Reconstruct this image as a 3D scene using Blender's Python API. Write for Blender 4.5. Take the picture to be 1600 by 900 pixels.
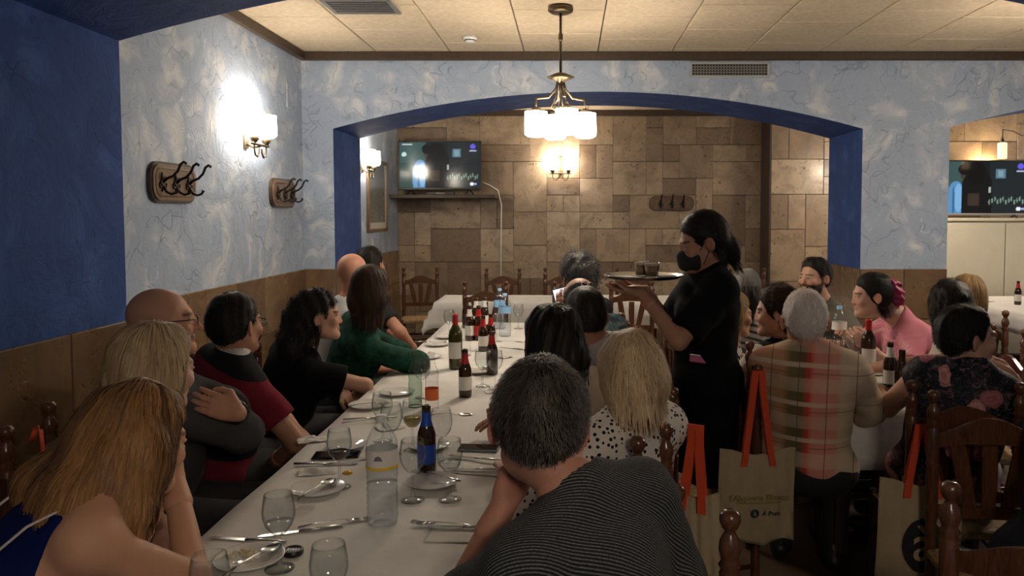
import bpy, math, random
import numpy as np
from mathutils import Vector, Matrix
random.seed(7); np.random.seed(7)
for _o in list(bpy.data.objects): bpy.data.objects.remove(_o)
SC = bpy.context.scene
COL = SC.collection
R = math.radians
# ------------------------------------------------------------------ camera, world, exposure
CAMZ, FPX, PPX, PPY, HOR = 1.6, 1200.0, 890.0, 395.0, 335.0
PITCH = math.atan((PPY - HOR) / FPX)
cam = bpy.data.cameras.new('camera'); camo = bpy.data.objects.new('camera', cam); COL.objects.link(camo)
camo.location = (0, 0, CAMZ); camo.rotation_euler = (math.pi/2 - PITCH, 0, 0)
cam.sensor_width = 36; cam.lens = FPX/1600*36
cam.shift_x = -(PPX - 800)/1600; cam.shift_y = -(450 - PPY)/1600
cam.clip_start = 0.05; SC.camera = camo
W_ = bpy.data.worlds.new('world'); SC.world = W_; W_.use_nodes = True
W_.node_tree.nodes['Background'].inputs[0].default_value = (0.80, 0.86, 1.0, 1)
W_.node_tree.nodes['Background'].inputs[1].default_value = 0.09
LAMP = 50.0          # strength of the lit glass shades
SC.view_settings.view_transform = 'Standard'; SC.view_settings.look = 'None'
SC.view_settings.gamma = 1.0; SC.view_settings.use_curve_mapping = False
SC.view_settings.exposure = 0.0
SC.cycles.use_denoising = True; SC.cycles.use_adaptive_sampling = True; SC.cycles.adaptive_threshold = 0.04
SC.cycles.max_bounces = 6; SC.cycles.diffuse_bounces = 3; SC.cycles.glossy_bounces = 2
SC.cycles.transparent_max_bounces = 24; SC.cycles.transmission_bounces = 6
SC.cycles.sample_clamp_indirect = 4.0; SC.cycles.caustics_reflective = False; SC.cycles.caustics_refractive = False
_cp, _sp = math.cos(PITCH), math.sin(PITCH)
def pt(x, y, Y):
    """point of the place seen at photograph position (x, y) at distance Y into the room"""
    xc, yc = (x-PPX)/FPX, (PPY-y)/FPX
    d = (xc, _cp + yc*_sp, -_sp + yc*_cp); k = Y/d[1]
    return np.array((d[0]*k, Y, CAMZ + d[2]*k))
def onz(x, y, z):
    xc, yc = (x-PPX)/FPX, (PPY-y)/FPX
    d = (xc, _cp + yc*_sp, -_sp + yc*_cp); k = (z-CAMZ)/d[2]
    return np.array((d[0]*k, d[1]*k, z))
# ------------------------------------------------------------------ scene helpers
def link(o, parent=None):
    COL.objects.link(o)
    if parent is not None: o.parent = parent
    return o
def empty(name, loc=(0,0,0), rz=0.0, label=None, cat=None, group=None):
    o = bpy.data.objects.new(name, None); o.empty_display_size = .05
    o.location = tuple(float(c) for c in loc); o.rotation_euler = (0,0,rz)
    COL.objects.link(o); return tag(o, label, cat, group)
def tag(o, label=None, cat=None, group=None, kind=None):
    if label: o['label'] = label
    if cat: o['category'] = cat
    if group: o['group'] = group
    if kind: o['kind'] = kind
    return o
def kids(o): return [c for c in bpy.data.objects if c.parent == o]
def copy_tree(o, parent=None, loc=None, rz=None, label=None, group=None):
    def rec(a, par):
        c = a.copy(); COL.objects.link(c); c.parent = par
        for ch in list(a.children): rec(ch, c)
        return c
    c = rec(o, parent)
    if loc is not None: c.location = tuple(float(v) for v in loc)
    if rz is not None: c.rotation_euler = (0,0,rz)
    if label: c['label'] = label
    if group: c['group'] = group
    return c
class MB:
    """collects shapes for ONE mesh"""
    def __init__(s): s.v=[]; s.f=[]; s.m=[]; s.s=[]
    def add(s, v, f, m=0, smooth=False):
        b=len(s.v); s.v += [tuple(float(c) for c in p) for p in v]
        for q in f: s.f.append(tuple(b+i for i in q)); s.m.append(m); s.s.append(smooth)
        return s
    def box(s, lo, hi, b=0.0, m=0, M=None):
        (x0,y0,z0),(x1,y1,z1)=lo,hi
        if b<=0:
            v=[(x0,y0,z0),(x1,y0,z0),(x1,y1,z0),(x0,y1,z0),(x0,y0,z1),(x1,y0,z1),(x1,y1,z1),(x0,y1,z1)]
            f=[(0,3,2,1),(4,5,6,7),(0,1,5,4),(1,2,6,5),(2,3,7,6),(3,0,4,7)]
        else:
            v=[];f=[];ix={}
            for i,(X,sx) in enumerate(((x0,1),(x1,-1))):
                for j,(Y,sy) in enumerate(((y0,1),(y1,-1))):
                    for k,(Z,sz) in enumerate(((z0,1),(z1,-1))):
                        for a in range(3):
                            p=[X+sx*b,Y+sy*b,Z+sz*b]; p[a]=(X,Y,Z)[a]
                            ix[i,j,k,a]=len(v); v.append(tuple(p))
            g=lambda i,j,k,a: ix[i,j,k,a]
            for e in (0,1):
                q=[g(e,0,0,0),g(e,1,0,0),g(e,1,1,0),g(e,0,1,0)]; f.append(tuple(q if e else q[::-1]))
                q=[g(0,e,0,1),g(0,e,1,1),g(1,e,1,1),g(1,e,0,1)]; f.append(tuple(q if e else q[::-1]))
                q=[g(0,0,e,2),g(1,0,e,2),g(1,1,e,2),g(0,1,e,2)]; f.append(tuple(q if e else q[::-1]))
            for j in (0,1):
                for k in (0,1):
                    q=[g(0,j,k,1),g(1,j,k,1),g(1,j,k,2),g(0,j,k,2)]; f.append(tuple(q if j==k else q[::-1]))
            for i in (0,1):
                for k in (0,1):
                    q=[g(i,0,k,2),g(i,1,k,2),g(i,1,k,0),g(i,0,k,0)]; f.append(tuple(q if i==k else q[::-1]))
            for i in (0,1):
                for j in (0,1):
                    q=[g(i,j,0,0),g(i,j,1,0),g(i,j,1,1),g(i,j,0,1)]; f.append(tuple(q if i==j else q[::-1]))
            for i in (0,1):
                for j in (0,1):
                    for k in (0,1):
                        q=[g(i,j,k,0),g(i,j,k,1),g(i,j,k,2)]; f.append(tuple(q[::-1] if (i+j+k)%2 else q))
            # orientation is repaired on build
        if M is not None: v=[tuple(M@Vector(p)) for p in v]
        return s.add(v,f,m)
    def lathe(s, prof, n=16, c=(0,0,0), m=0, smooth=True, M=None, caps=True):
        v=[];f=[]
        for r,z in prof:
            for i in range(n):
                a=2*math.pi*i/n; v.append((r*math.cos(a),r*math.sin(a),z))
        for j in range(len(prof)-1):
            for i in range(n):
                k=(i+1)%n; f.append((j*n+i,j*n+k,(j+1)*n+k,(j+1)*n+i))
        if caps:
            if prof[0][0]>1e-5: f.append(tuple(range(n))[::-1])
            if prof[-1][0]>1e-5: f.append(tuple((len(prof)-1)*n+i for i in range(n)))
        if M is not None: v=[tuple(M@Vector(p)) for p in v]
        v=[(p[0]+c[0],p[1]+c[1],p[2]+c[2]) for p in v]
        return s.add(v,f,m,smooth)
    def tube(s, pts, r, n=8, m=0, smooth=True, flat=None):
        P=[Vector(p) for p in pts]; k=len(P); rs=r if isinstance(r,(list,tuple)) else [r]*k
        v=[];f=[]; up=None
        for i in range(k):
            t=(P[min(i+1,k-1)]-P[max(i-1,0)])
            t = t.normalized() if t.length>1e-9 else Vector((0,0,1))
            if up is None:
                up=Vector((0,0,1)) if abs(t.z)<.9 else Vector((1,0,0))
            a=t.cross(up)
            if a.length<1e-6: a=t.orthogonal()
            a.normalize(); up=a.cross(t).normalized()
            for j in range(n):
                th=2*math.pi*j/n
                fa = flat if flat else 1.0
                q=P[i]+(a*math.cos(th)+up*math.sin(th)*fa)*rs[i]; v.append(tuple(q))
        for i in range(k-1):
            for j in range(n):
                l=(j+1)%n; f.append((i*n+j,i*n+l,(i+1)*n+l,(i+1)*n+j))
        f.append(tuple(range(n))[::-1]); f.append(tuple((k-1)*n+j for j in range(n)))
        return s.add(v,f,m,smooth)
    def prism(s, poly, y0, y1, m=0, M=None, axis='y'):
        """polygon in (x,z) extruded along y"""
        n=len(poly)
        v=[(x,y0,z) for x,z in poly]+[(x,y1,z) for x,z in poly]
        f=[tuple(range(n)),tuple(range(n,2*n))[::-1]]+[(i,i+n,(i+1)%n+n,(i+1)%n) for i in range(n)]
        if M is not None: v=[tuple(M@Vector(p)) for p in v]
        return s.add(v,f,m)
    def mesh(s, name, mats):
        me=bpy.data.meshes.new(name); me.from_pydata(s.v,[],s.f)
        for q in (mats if isinstance(mats,(list,tuple)) else [mats]): me.materials.append(q)
        me.polygons.foreach_set('material_index',s.m); me.polygons.foreach_set('use_smooth',s.s)
        import bmesh
        bm=bmesh.new(); bm.from_mesh(me); bmesh.ops.recalc_face_normals(bm,faces=bm.faces); bm.to_mesh(me); bm.free()
        return me
    def build(s, name, mats, parent=None, loc=None, rz=0):
        o=bpy.data.objects.new(name,s.mesh(name,mats)); link(o,parent)
        if loc is not None: o.location=tuple(float(c) for c in loc)
        o.rotation_euler[2]=rz
        return o
def np_mesh(name, V, Q, mat, attrs=None, smooth=True, colors=None):
    me=bpy.data.meshes.new(name); V=np.asarray(V,np.float32); Q=np.asarray(Q,np.int32)
    k=Q.shape[1]
    me.vertices.add(len(V)); me.vertices.foreach_set('co',V.ravel())
    me.loops.add(Q.size); me.loops.foreach_set('vertex_index',Q.ravel())
    me.polygons.add(len(Q)); me.polygons.foreach_set('loop_start',np.arange(len(Q),dtype=np.int32)*k)
    me.polygons.foreach_set('use_smooth',np.full(len(Q),smooth))
    me.update(calc_edges=True)
    if colors is not None:
        a=me.color_attributes.new('Col','FLOAT_COLOR','POINT')
        c=np.ones((len(V),4),np.float32); c[:,:3]=colors; a.data.foreach_set('color',c.ravel())
    for n,arr in (attrs or {}).items():
        a=me.attributes.new(n,'FLOAT_VECTOR','POINT'); a.data.foreach_set('vector',np.asarray(arr,np.float32).ravel())
    me.materials.append(mat); me.validate()
    return me
# ------------------------------------------------------------------ materials
class NT:
    def __init__(s,name):
        s.m=bpy.data.materials.new(name); s.m.use_nodes=True; s.t=s.m.node_tree; s.b=s.t.nodes['Principled BSDF']
    def n(s,typ,**kw):
        x=s.t.nodes.new(typ)
        for k,v in kw.items(): setattr(x,k,v)
        return x
    def l(s,a,b): s.t.links.new(a,b)
    def inp(s,node,name,val):
        i=node.inputs[name]
        if hasattr(val,'is_linked') or hasattr(val,'links'): s.l(val,i)
        else: i.default_value=val
    def coord(s,kind='Object',scale=(1,1,1),rot=(0,0,0),attr=None,loc=(0,0,0)):
        if attr: src=s.n('ShaderNodeAttribute',attribute_name=attr).outputs['Vector']
        else: src=s.n('ShaderNodeTexCoord').outputs[kind]
        mp=s.n('ShaderNodeMapping'); s.l(src,mp.inputs['Vector'])
        mp.inputs['Scale'].default_value=scale; mp.inputs['Rotation'].default_value=rot; mp.inputs['Location'].default_value=loc
        return mp.outputs['Vector']
    def noise(s,vec,scale,detail=4,rough=.6,dist=0.0):
        x=s.n('ShaderNodeTexNoise'); s.l(vec,x.inputs['Vector']); x.inputs['Scale'].default_value=scale
        x.inputs['Detail'].default_value=detail; x.inputs['Roughness'].default_value=rough; x.inputs['Distortion'].default_value=dist
        return x
    def ramp(s,fac,stops,interp='LINEAR'):
        x=s.n('ShaderNodeValToRGB'); s.l(fac,x.inputs['Fac']); x.color_ramp.interpolation=interp
        e=x.color_ramp.elements
        while len(e)<len(stops): e.new(.5)
        for q,(p,c) in zip(e,stops):
            q.position=p; q.color=(c[0],c[1],c[2],1) if hasattr(c,'__len__') else (c,c,c,1)
        return x.outputs['Color']
    def mix(s,fac,a,b,mode='MIX'):
        x=s.n('ShaderNodeMix',data_type='RGBA',blend_type=mode)
        for idx,val in ((0,fac),(6,a),(7,b)):
            if hasattr(val,'links'): s.l(val,x.inputs[idx])
            else: x.inputs[idx].default_value = val if idx==0 else (val[0],val[1],val[2],1)
        return x.outputs[2]
    def math(s,op,a,b=0.0):
        x=s.n('ShaderNodeMath',operation=op)
        for i,val in enumerate((a,b)):
            if hasattr(val,'links'): s.l(val,x.inputs[i])
            else: x.inputs[i].default_value=val
        return x.outputs[0]
    def bump(s,h,strength=.3,dist=.01,prev=None):
        x=s.n('ShaderNodeBump'); s.l(h,x.inputs['Height']); x.inputs['Strength'].default_value=strength; x.inputs['Distance'].default_value=dist
        s.l(x.outputs['Normal'],s.b.inputs['Normal']); return x
    def col(s,c):
        if hasattr(c,'links'): s.l(c,s.b.inputs['Base Color'])
        else: s.b.inputs['Base Color'].default_value=(c[0],c[1],c[2],1)
    def set(s,rough=.5,metal=0.0,spec=.5):
        s.b.inputs['Roughness'].default_value=rough; s.b.inputs['Metallic'].default_value=metal
        s.b.inputs['Specular IOR Level'].default_value=spec; return s
def simple(name,c,rough=.5,metal=0.0,spec=.5,var=0.0,vscale=12,bump=0.0,bscale=60,bdist=.004):
    t=NT(name).set(rough,metal,spec)
    if var>0:
        v=t.coord(); nz=t.noise(v,vscale).outputs['Fac']
        t.col(t.ramp(nz,[(.3,[q*(1-var) for q in c]),(.7,[min(1,q*(1+var)) for q in c])]))
    else: t.col(c)
    if bump>0:
        v=t.coord(); t.bump(t.noise(v,bscale,3).outputs['Fac'],bump,bdist)
    return t.m
def emit(name,c,s):
    t=NT(name); t.b.inputs['Emission Color'].default_value=(*c,1); t.b.inputs['Emission Strength'].default_value=s; t.col(c); return t.m
def stucco(name, c_light, c_mid, c_dark, bumpk=.5):
    t=NT(name).set(.75,0,.25); v=t.coord()
    warp=t.noise(v,1.6,3,.6).outputs['Color']
    wv=t.n('ShaderNodeVectorMath',operation='MULTIPLY_ADD'); t.l(warp,wv.inputs[0]); wv.inputs[1].default_value=(.9,.9,.9); t.l(v,wv.inputs[2])
    big=t.noise(wv.outputs[0],2.6,6,.66,.9).outputs['Fac']
    vo=t.n('ShaderNodeTexVoronoi',feature='SMOOTH_F1'); t.l(wv.outputs[0],vo.inputs['Vector']); vo.inputs['Scale'].default_value=4.2; vo.inputs['Smoothness'].default_value=.35
    strokes=t.noise(wv.outputs[0],10.0,6,.72,1.6).outputs['Fac']
    m1=t.ramp(t.math('ADD',t.math('MULTIPLY',big,.65),t.math('MULTIPLY',vo.outputs['Distance'],.75)),[(.36,c_light),(.55,[.5*(a+b) for a,b in zip(c_light,c_mid)]),(.72,c_mid)])
    patch=t.noise(wv.outputs[0],4.2,6,.7,1.4).outputs['Fac']
    m1=t.mix(t.ramp(patch,[(.48,0),(.56,.55),(.70,.75)]),m1,[.95*q for q in c_mid])
    m1=t.mix(t.ramp(patch,[(.30,.6),(.40,0)]),m1,[min(1,1.12*q) for q in c_light])
    vein=t.ramp(strokes,[(.0,0),(.58,0),(.68,.55),(.74,0)])
    c=t.mix(vein,m1,c_dark)
    vo2=t.n('ShaderNodeTexVoronoi',feature='DISTANCE_TO_EDGE'); t.l(wv.outputs[0],vo2.inputs['Vector']); vo2.inputs['Scale'].default_value=4.6
    edge=t.ramp(vo2.outputs['Distance'],[(0,.38),(.03,0)])
    lim=t.noise(v,3.1,2).outputs['Fac']
    edge2=t.math('MULTIPLY',edge,t.ramp(lim,[(.45,0),(.6,1)]))
    c=t.mix(edge2,c,c_dark); t.col(c)
    h=t.math('ADD',t.math('MULTIPLY',strokes,.6),t.math('MULTIPLY',vo.outputs['Distance'],.8))
    h=t.math('SUBTRACT',h,t.math('MULTIPLY',edge2,.6))
    t.bump(h,bumpk,.02)
    return t.m
M_STUC = stucco('pale_blue_stucco',(.65,.68,.72),(.38,.455,.59),(.09,.125,.22),.65)
M_BLUE = stucco('deep_blue_stucco',(.055,.125,.38),(.033,.078,.265),(.014,.032,.12),.6)
def tile_mat(name, cols, rough=.28):
    t=NT(name).set(rough,0,.5); oi=t.n('ShaderNodeObjectInfo')
    tc=t.n('ShaderNodeTexCoord'); va=t.n('ShaderNodeVectorMath',operation='ADD')
    sc=t.n('ShaderNodeVectorMath',operation='SCALE'); sc.inputs[0].default_value=(37.0,11.0,53.0); t.l(oi.outputs['Random'],sc.inputs['Scale'])
    t.l(tc.outputs['Object'],va.inputs[0]); t.l(sc.outputs[0],va.inputs[1]); v=va.outputs[0]
    base=t.ramp(oi.outputs['Random'],[(0,cols[0]),(.35,cols[1]),(.7,cols[2]),(1,cols[3])])
    cloud=t.noise(v,4.5,6,.62,.8).outputs['Fac']
    c=t.mix(t.ramp(cloud,[(.35,0),(.72,.75)]),base,[q*.50 for q in cols[0]])
    pit=t.noise(v,34,3,.5,.6).outputs['Fac']
    pm=t.ramp(pit,[(.60,0),(.66,.8)])
    pm2=t.math('MULTIPLY',pm,t.ramp(t.noise(v,6,2).outputs['Fac'],[(.48,0),(.6,1)]))
    c=t.mix(pm2,c,(.06,.035,.02)); t.col(c)
    rr=t.ramp(cloud,[(.3,.18),(.7,.5)]); t.l(rr,t.b.inputs['Roughness'])
    t.bump(t.math('SUBTRACT',t.math('MULTIPLY',cloud,.4),pm2),.35,.006)
    return t.m
M_TILE = tile_mat('travertine_tile',[(.22,.150,.098),(.34,.245,.165),(.46,.345,.235),(.54,.42,.30)])
M_DADO = tile_mat('dado_travertine',[(.17,.10,.052),(.205,.125,.066),(.235,.145,.078),(.26,.165,.092)],.4)
M_GROUT = simple('tile_grout',(.07,.05,.035),.9)
def wood(name,c1,c2,rough=.3,scale=(6,6,1.2)):
    t=NT(name).set(rough,0,.5); v=t.coord('Object',scale)
    n=t.noise(v,9,5,.6,1.5).outputs['Fac']
    t.col(t.ramp(n,[(.3,c1),(.7,c2)])); t.bump(n,.08,.003); return t.m
M_CHAIR = wood('varnished_chair_wood',(.062,.024,.012),(.135,.055,.028),.22)
M_TRIM = wood('dark_trim_wood',(.035,.022,.014),(.07,.043,.026),.5)
M_PLAQ = wood('plaque_wood',(.10,.062,.035),(.21,.135,.08),.45)
M_PLAQD = wood('plaque_edge_wood',(.03,.02,.013),(.06,.038,.023),.45)
M_RUSH = simple('woven_rush',(.36,.23,.11),.8,var=.35,vscale=40,bump=.5,bscale=110)
M_IRON = simple('dark_wrought_iron',(.018,.015,.013),.45,.6,.5,bump=.2,bscale=80)
M_BRASS = simple('bronze_metal',(.10,.075,.045),.4,.8)
M_STEEL = simple('cutlery_steel',(.55,.54,.52),.22,1.0)
M_SILVER = simple('silver_plastic',(.45,.45,.46),.35,.6)
M_BLACK = simple('black_plastic',(.012,.012,.013),.35)
M_PHONE = simple('phone_glass',(.008,.008,.010),.08)
M_WHITEPL = simple('white_plastic',(.72,.71,.68),.4)
M_CERAM = simple('glazed_white_ceramic',(.74,.72,.68),.12)
M_FLOOR = simple('brown_floor_tile',(.075,.045,.028),.35,var=.25,vscale=5)
M_PANEL = simple('mineral_fibre_panel',(.60,.49,.35),.9,var=.14,vscale=30,bump=.5,bscale=140,bdist=.006)
M_GREYM = simple('grey_painted_metal',(.20,.20,.19),.5,.3)
M_DARKV = simple('dark_vent_gap',(.02,.02,.02),.9)
M_CAB = simple('cream_lacquer',(.72,.66,.52),.45,var=.03)
M_PAPER = simple('paper_napkin',(.80,.78,.73),.9,bump=.3,bscale=25,bdist=.004)
def cloth_mat():
    t=NT('white_tablecloth').set(.9,0,.2); v=t.coord()
    n=t.noise(v,1.3,4,.55,.6).outputs['Fac']; n2=t.noise(v,9,4,.6).outputs['Fac']
    t.col(t.ramp(n2,[(.25,(.74,.72,.685)),(.6,(.82,.80,.765))]))
    h=t.math('ADD',n,t.math('MULTIPLY',n2,.12)); t.bump(h,.35,.05); return t.m
M_CLOTH = cloth_mat()
def glass(name,tint=(.95,.96,.96),edge=(.58,.60,.61)):
    m=bpy.data.materials.new(name); m.use_nodes=True; t=m.node_tree; t.nodes.remove(t.nodes['Principled BSDF'])
    out=t.nodes['Material Output']; tr=t.nodes.new('ShaderNodeBsdfTransparent'); gl=t.nodes.new('ShaderNodeBsdfGlossy')
    gl.inputs['Roughness'].default_value=.03; lw=t.nodes.new('ShaderNodeLayerWeight'); lw.inputs['Blend'].default_value=.35; lw2=t.nodes.new('ShaderNodeLayerWeight'); lw2.inputs['Blend'].default_value=.5
    cr=t.nodes.new('ShaderNodeValToRGB'); t.links.new(lw.outputs['Facing'],cr.inputs['Fac'])
    cr.color_ramp.elements[0].color=(*tint,1); cr.color_ramp.elements[0].position=.35; cr.color_ramp.elements[1].color=(*edge,1); cr.color_ramp.elements[1].position=.97
    t.links.new(cr.outputs['Color'],tr.inputs['Color'])
    pw_=t.nodes.new('ShaderNodeMath'); pw_.operation='POWER'; t.links.new(lw2.outputs['Facing'],pw_.inputs[0]); pw_.inputs[1].default_value=4.0
    fr=t.nodes.new('ShaderNodeMath'); fr.operation='MULTIPLY_ADD'; t.links.new(pw_.outputs[0],fr.inputs[0]); fr.inputs[1].default_value=.55; fr.inputs[2].default_value=.05
    mx=t.nodes.new('ShaderNodeMixShader'); t.links.new(fr.outputs[0],mx.inputs[0]); t.links.new(tr.outputs[0],mx.inputs[1]); t.links.new(gl.outputs[0],mx.inputs[2])
    t.links.new(mx.outputs[0],out.inputs['Surface']); return m
M_GLASS = glass('clear_glass'); M_STEM = glass('thick_clear_glass',(.93,.94,.94),(.42,.44,.45)); M_PET = glass('clear_plastic',(.93,.95,.97),(.72,.76,.80)); M_WATER = glass('water',(.96,.97,.985),(.85,.89,.93)); M_GREENG = glass('greenish_glass',(.70,.80,.74),(.25,.34,.28))
M_BEER = simple('brown_bottle_glass',(.030,.011,.004),.06,0,.6); M_WINEB = simple('olive_bottle_glass',(.050,.045,.008),.07,0,.6)
M_WINE = simple('red_wine',(.028,.004,.006),.05,0,.5); M_WWINE = simple('white_wine',(.52,.38,.10),.08); M_BEERL = simple('amber_beer',(.42,.19,.03),.1)
def attr_mat(name,rough=.5,spec=.4,bump=0.0,bscale=90,emitk=0.0,sheen=0.0):
    t=NT(name).set(rough,0,spec); a=t.n('ShaderNodeVertexColor',layer_name='Col')
    t.l(a.outputs['Color'],t.b.inputs['Base Color'])
    if emitk>0:
        t.t.links.remove(t.b.inputs['Base Color'].links[0]); t.col((.004,.004,.004)); t.l(a.outputs['Color'],t.b.inputs['Emission Color']); t.b.inputs['Emission Strength'].default_value=emitk
    if bump>0: t.bump(t.noise(t.coord(),bscale,3).outputs['Fac'],bump,.002)
    if sheen>0: t.b.inputs['Sheen Weight'].default_value=sheen
    return t.m
M_SKIN = attr_mat('skin',.52,.35,.12,220); M_HAIR = attr_mat('hair',.55,.22); M_EYE = attr_mat('eye',.08,.6)
M_SCREEN = attr_mat('lit_screen',.12,.5,emitk=1.0); M_SCREEN.cycles.emission_sampling='NONE'; M_PRINT = attr_mat('framed_print',.25,.5)
def text_mesh(txt,size,mat,name,ext=.0006):
    cu=bpy.data.curves.new('t','FONT'); cu.body=txt; cu.size=size; cu.extrude=ext; cu.align_x='CENTER'; cu.align_y='CENTER'; cu.resolution_u=3
    o=bpy.data.objects.new('t',cu); COL.objects.link(o); bpy.context.view_layer.update()
    me=bpy.data.meshes.new_from_object(o.evaluated_get(bpy.context.evaluated_depsgraph_get())); bpy.data.objects.remove(o); bpy.data.curves.remove(cu)
    me.name=name; me.materials.clear(); me.materials.append(mat); return me
# ------------------------------------------------------------------ the setting
XL, CEIL, DADO = -2.11, 2.87, 1.168
NA0, NA1, FA0, FA1, YB = 2.38, 3.14, 6.10, 6.88, 9.45
XR = 7.4
def struct(o,label,cat): return tag(o,label,cat,None,'structure')
fl=MB().box((XL-.2,-1.5,-.1),(XR,YB+.2,0)).build('floor',M_FLOOR); struct(fl,'dark brown tiled restaurant floor','floor')
ce=MB().box((XL-.2,NA0,CEIL+.02),(XR,YB+.2,CEIL+.15)).box((XL-.2,-1.5,CEIL+.02),(XR,NA0,CEIL+.15)).build('ceiling',M_GROUT); struct(ce,'suspended ceiling of tan mineral fibre panels','ceiling')
_tc={}
def piece(name,w,h,t,mat,parent,loc,rz=0,b=.004,flat=False):
    k=(round(w,3),round(h,3),t,mat.name,flat)
    if k not in _tc:
        m=MB()
        if flat: m.box((-w/2,-h/2,-t/2),(w/2,h/2,t/2),b)
        else: m.box((-w/2,-t/2,-h/2),(w/2,t/2,h/2),b)
        _tc[k]=m.mesh(name,mat)
    o=bpy.data.objects.new(name,_tc[k]); link(o,parent); o.location=loc; o.rotation_euler=(0,0,rz); return o
pw=.578
for i in range(17):
    x=XL+.02+pw*i; off=(0,.33,.12,.45)[i%4]; y=NA1-.6+off
    while y<YB:
        a,b=max(y,NA1-.1),min(y+.62,YB)
        if b-a>.05 and not (a>FA0 and b<FA1):
            if x<4.6: piece('ceiling_panel',pw-.008,round(b-a-.011,3),.02,M_PANEL,ce,(x+pw/2,(a+b)/2,CEIL+.01),0,.004,True)
        y+=.62
for i in range(8):
    for j in range(3): piece('ceiling_panel',1.17,1.2,.02,M_PANEL,ce,(XL+.6+1.18*i,-.8+1.22*j,CEIL+.01),0,.004,True)
def arch_wall(name,y0,y1,openings,label):
    """openings: (x0,x1,spring,rise), left to right"""
    m=MB(); xs=[XL-.2]; lows=[]
    segs=[]; cur=XL-.2
    for (a,b,s,r) in openings:
        segs.append((cur,a,None)); segs.append((a,b,(s,r))); cur=b
    segs.append((cur,XR,None))
    for a,b,o in segs:
        if b-a<1e-4: continue
        n=1 if o is None else 40
        for i in range(n):
            x0=a+(b-a)*i/n; x1=a+(b-a)*(i+1)/n
            def low(x):
                if o is None: return 0.0
                u=(x-(a+b)/2)/((b-a)/2); return o[0]+o[1]*max(0,(1-u*u))
            z0,z1=low(x0),low(x1)
            m.add([(x0,y0,z0),(x1,y0,z1),(x1,y0,CEIL+.02),(x0,y0,CEIL+.02)],[(0,1,2,3)],0)
            m.add([(x0,y1,z0),(x1,y1,z1),(x1,y1,CEIL+.02),(x0,y1,CEIL+.02)],[(3,2,1,0)],0)
            if o: m.add([(x0,y0,z0),(x1,y0,z1),(x1,y1,z1),(x0,y1,z0)],[(3,2,1,0)],1,True)
        if o:
            m.add([(a,y0,0),(a,y1,0),(a,y1,o[0]),(a,y0,o[0])],[(0,1,2,3)],1)
            m.add([(b,y0,0),(b,y1,0),(b,y1,o[0]),(b,y0,o[0])],[(3,2,1,0)],1)
    me=bpy.data.meshes.new(name); me.from_pydata(m.v,[],m.f); me.materials.append(M_STUC); me.materials.append(M_BLUE)
    me.polygons.foreach_set('material_index',m.m); me.polygons.foreach_set('use_smooth',m.s)
    o=bpy.data.objects.new(name,me); link(o); return struct(o,label,'wall')
FX0,FX1,GX0=-1.866,2.313,3.0
NX0,NX1=-1.82,2.43
wf=arch_wall('wall_far_arch',FA0,FA1,[(FX0,FX1,2.275,.29),(GX0,GX0+4.18,2.285,.29)],'pale blue stucco wall pierced by two wide low arches with deep blue reveals')
wn=arch_wall('wall_near_arch',NA0,NA1,[(NX0,NX1,2.30,.30),(3.2,7.0,2.30,.3)],'near stucco wall whose wide arch has a deep blue reveal at the left edge')
wl=MB().box((XL-.2,-1.5,0),(XL,YB+.2,CEIL+.02)).build('wall_left',M_STUC); struct(wl,'pale blue and white stucco side wall above a brown tiled dado','wall')
STX,YB2=2.36,9.05
wb=MB().box((XL-.2,YB,0),(STX,YB+.2,CEIL+.02)).box((STX,YB2,0),(XR,YB2+.4,CEIL+.02)).build('wall_back',M_GROUT); struct(wb,'rear wall clad in irregular travertine tiles with a step at the right','wall')
wr=MB().box((XR,-1.5,0),(XR+.2,YB+.2,CEIL+.02)).build('wall_right',M_STUC); struct(wr,'stucco side wall beyond the right edge of the view','wall')
# travertine tiles of the rear wall, module 0.205
def pack(nx,ny,seed):
    rnd=random.Random(seed); occ=[[0]*ny for _ in range(nx)]; out=[]
    sizes=[(2,1),(2,2),(1,1),(1,2),(3,2),(2,3),(3,1),(2,2),(2,1),(3,2)]
    for j in range(ny):
        for i in range(nx):
            if occ[i][j]: continue
            rnd.shuffle(sizes)
            for w,h in sizes+[(1,1)]:
                if i+w<=nx and j+h<=ny and all(not occ[a][b] for a in range(i,i+w) for b in range(j,j+h)): break
            for a in range(i,i+w):
                for b in range(j,j+h): occ[a][b]=1
            out.append((i,j,w,h))
    return out
md=.205
for i,j,w,h in pack(22,14,5):
    piece('tile',w*md-.005,h*md-.005,.02,M_TILE,wb,(XL+(i+w/2)*(STX-XL)/22,YB-.01+random.uniform(-.002,.002),CEIL-.01-(j+h/2)*md),0,.003)
for i,j,w,h in pack(16,14,11):
    piece('tile',w*md-.005,h*md-.005,.02,M_TILE,wb,(STX+(i+w/2)*md,YB2-.01+random.uniform(-.002,.002),CEIL-.01-(j+h/2)*md),0,.003)
# dado slabs
def dado_run(parent,p0,p1,heights=(.40,.46,.30),wid=.43,seed=1):
    p0=Vector(p0); p1=Vector(p1); d=p1-p0; L=d.length; d.normalize(); n=max(1,round(L/wid)); ang=math.atan2(d.y,d.x)
    nrm=Vector((d.y,-d.x,0)); z=DADO
    for k,h in enumerate(heights):
        for i in range(n):
            c=p0+d*(L*(i+.5)/n)+nrm*.008
            piece('tile',L/n-.004,h-.004,.018,M_DADO,parent,(c.x,c.y,z-h/2),ang,.003)
        z-=h
dado_run(wl,(XL,NA1,0),(XL,FA0,0)); dado_run(wl,(XL,FA1,0),(XL,YB-.02,0))
dado_run(wf,(XL,FA0,0),(FX0,FA0,0)); dado_run(wf,(FX1,FA0,0),(GX0,FA0,0)); dado_run(wf,(FX1,FA1,0),(FX1,FA0,0)); dado_run(wf,(FX0,FA0,0),(FX0,FA1,0))
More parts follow.
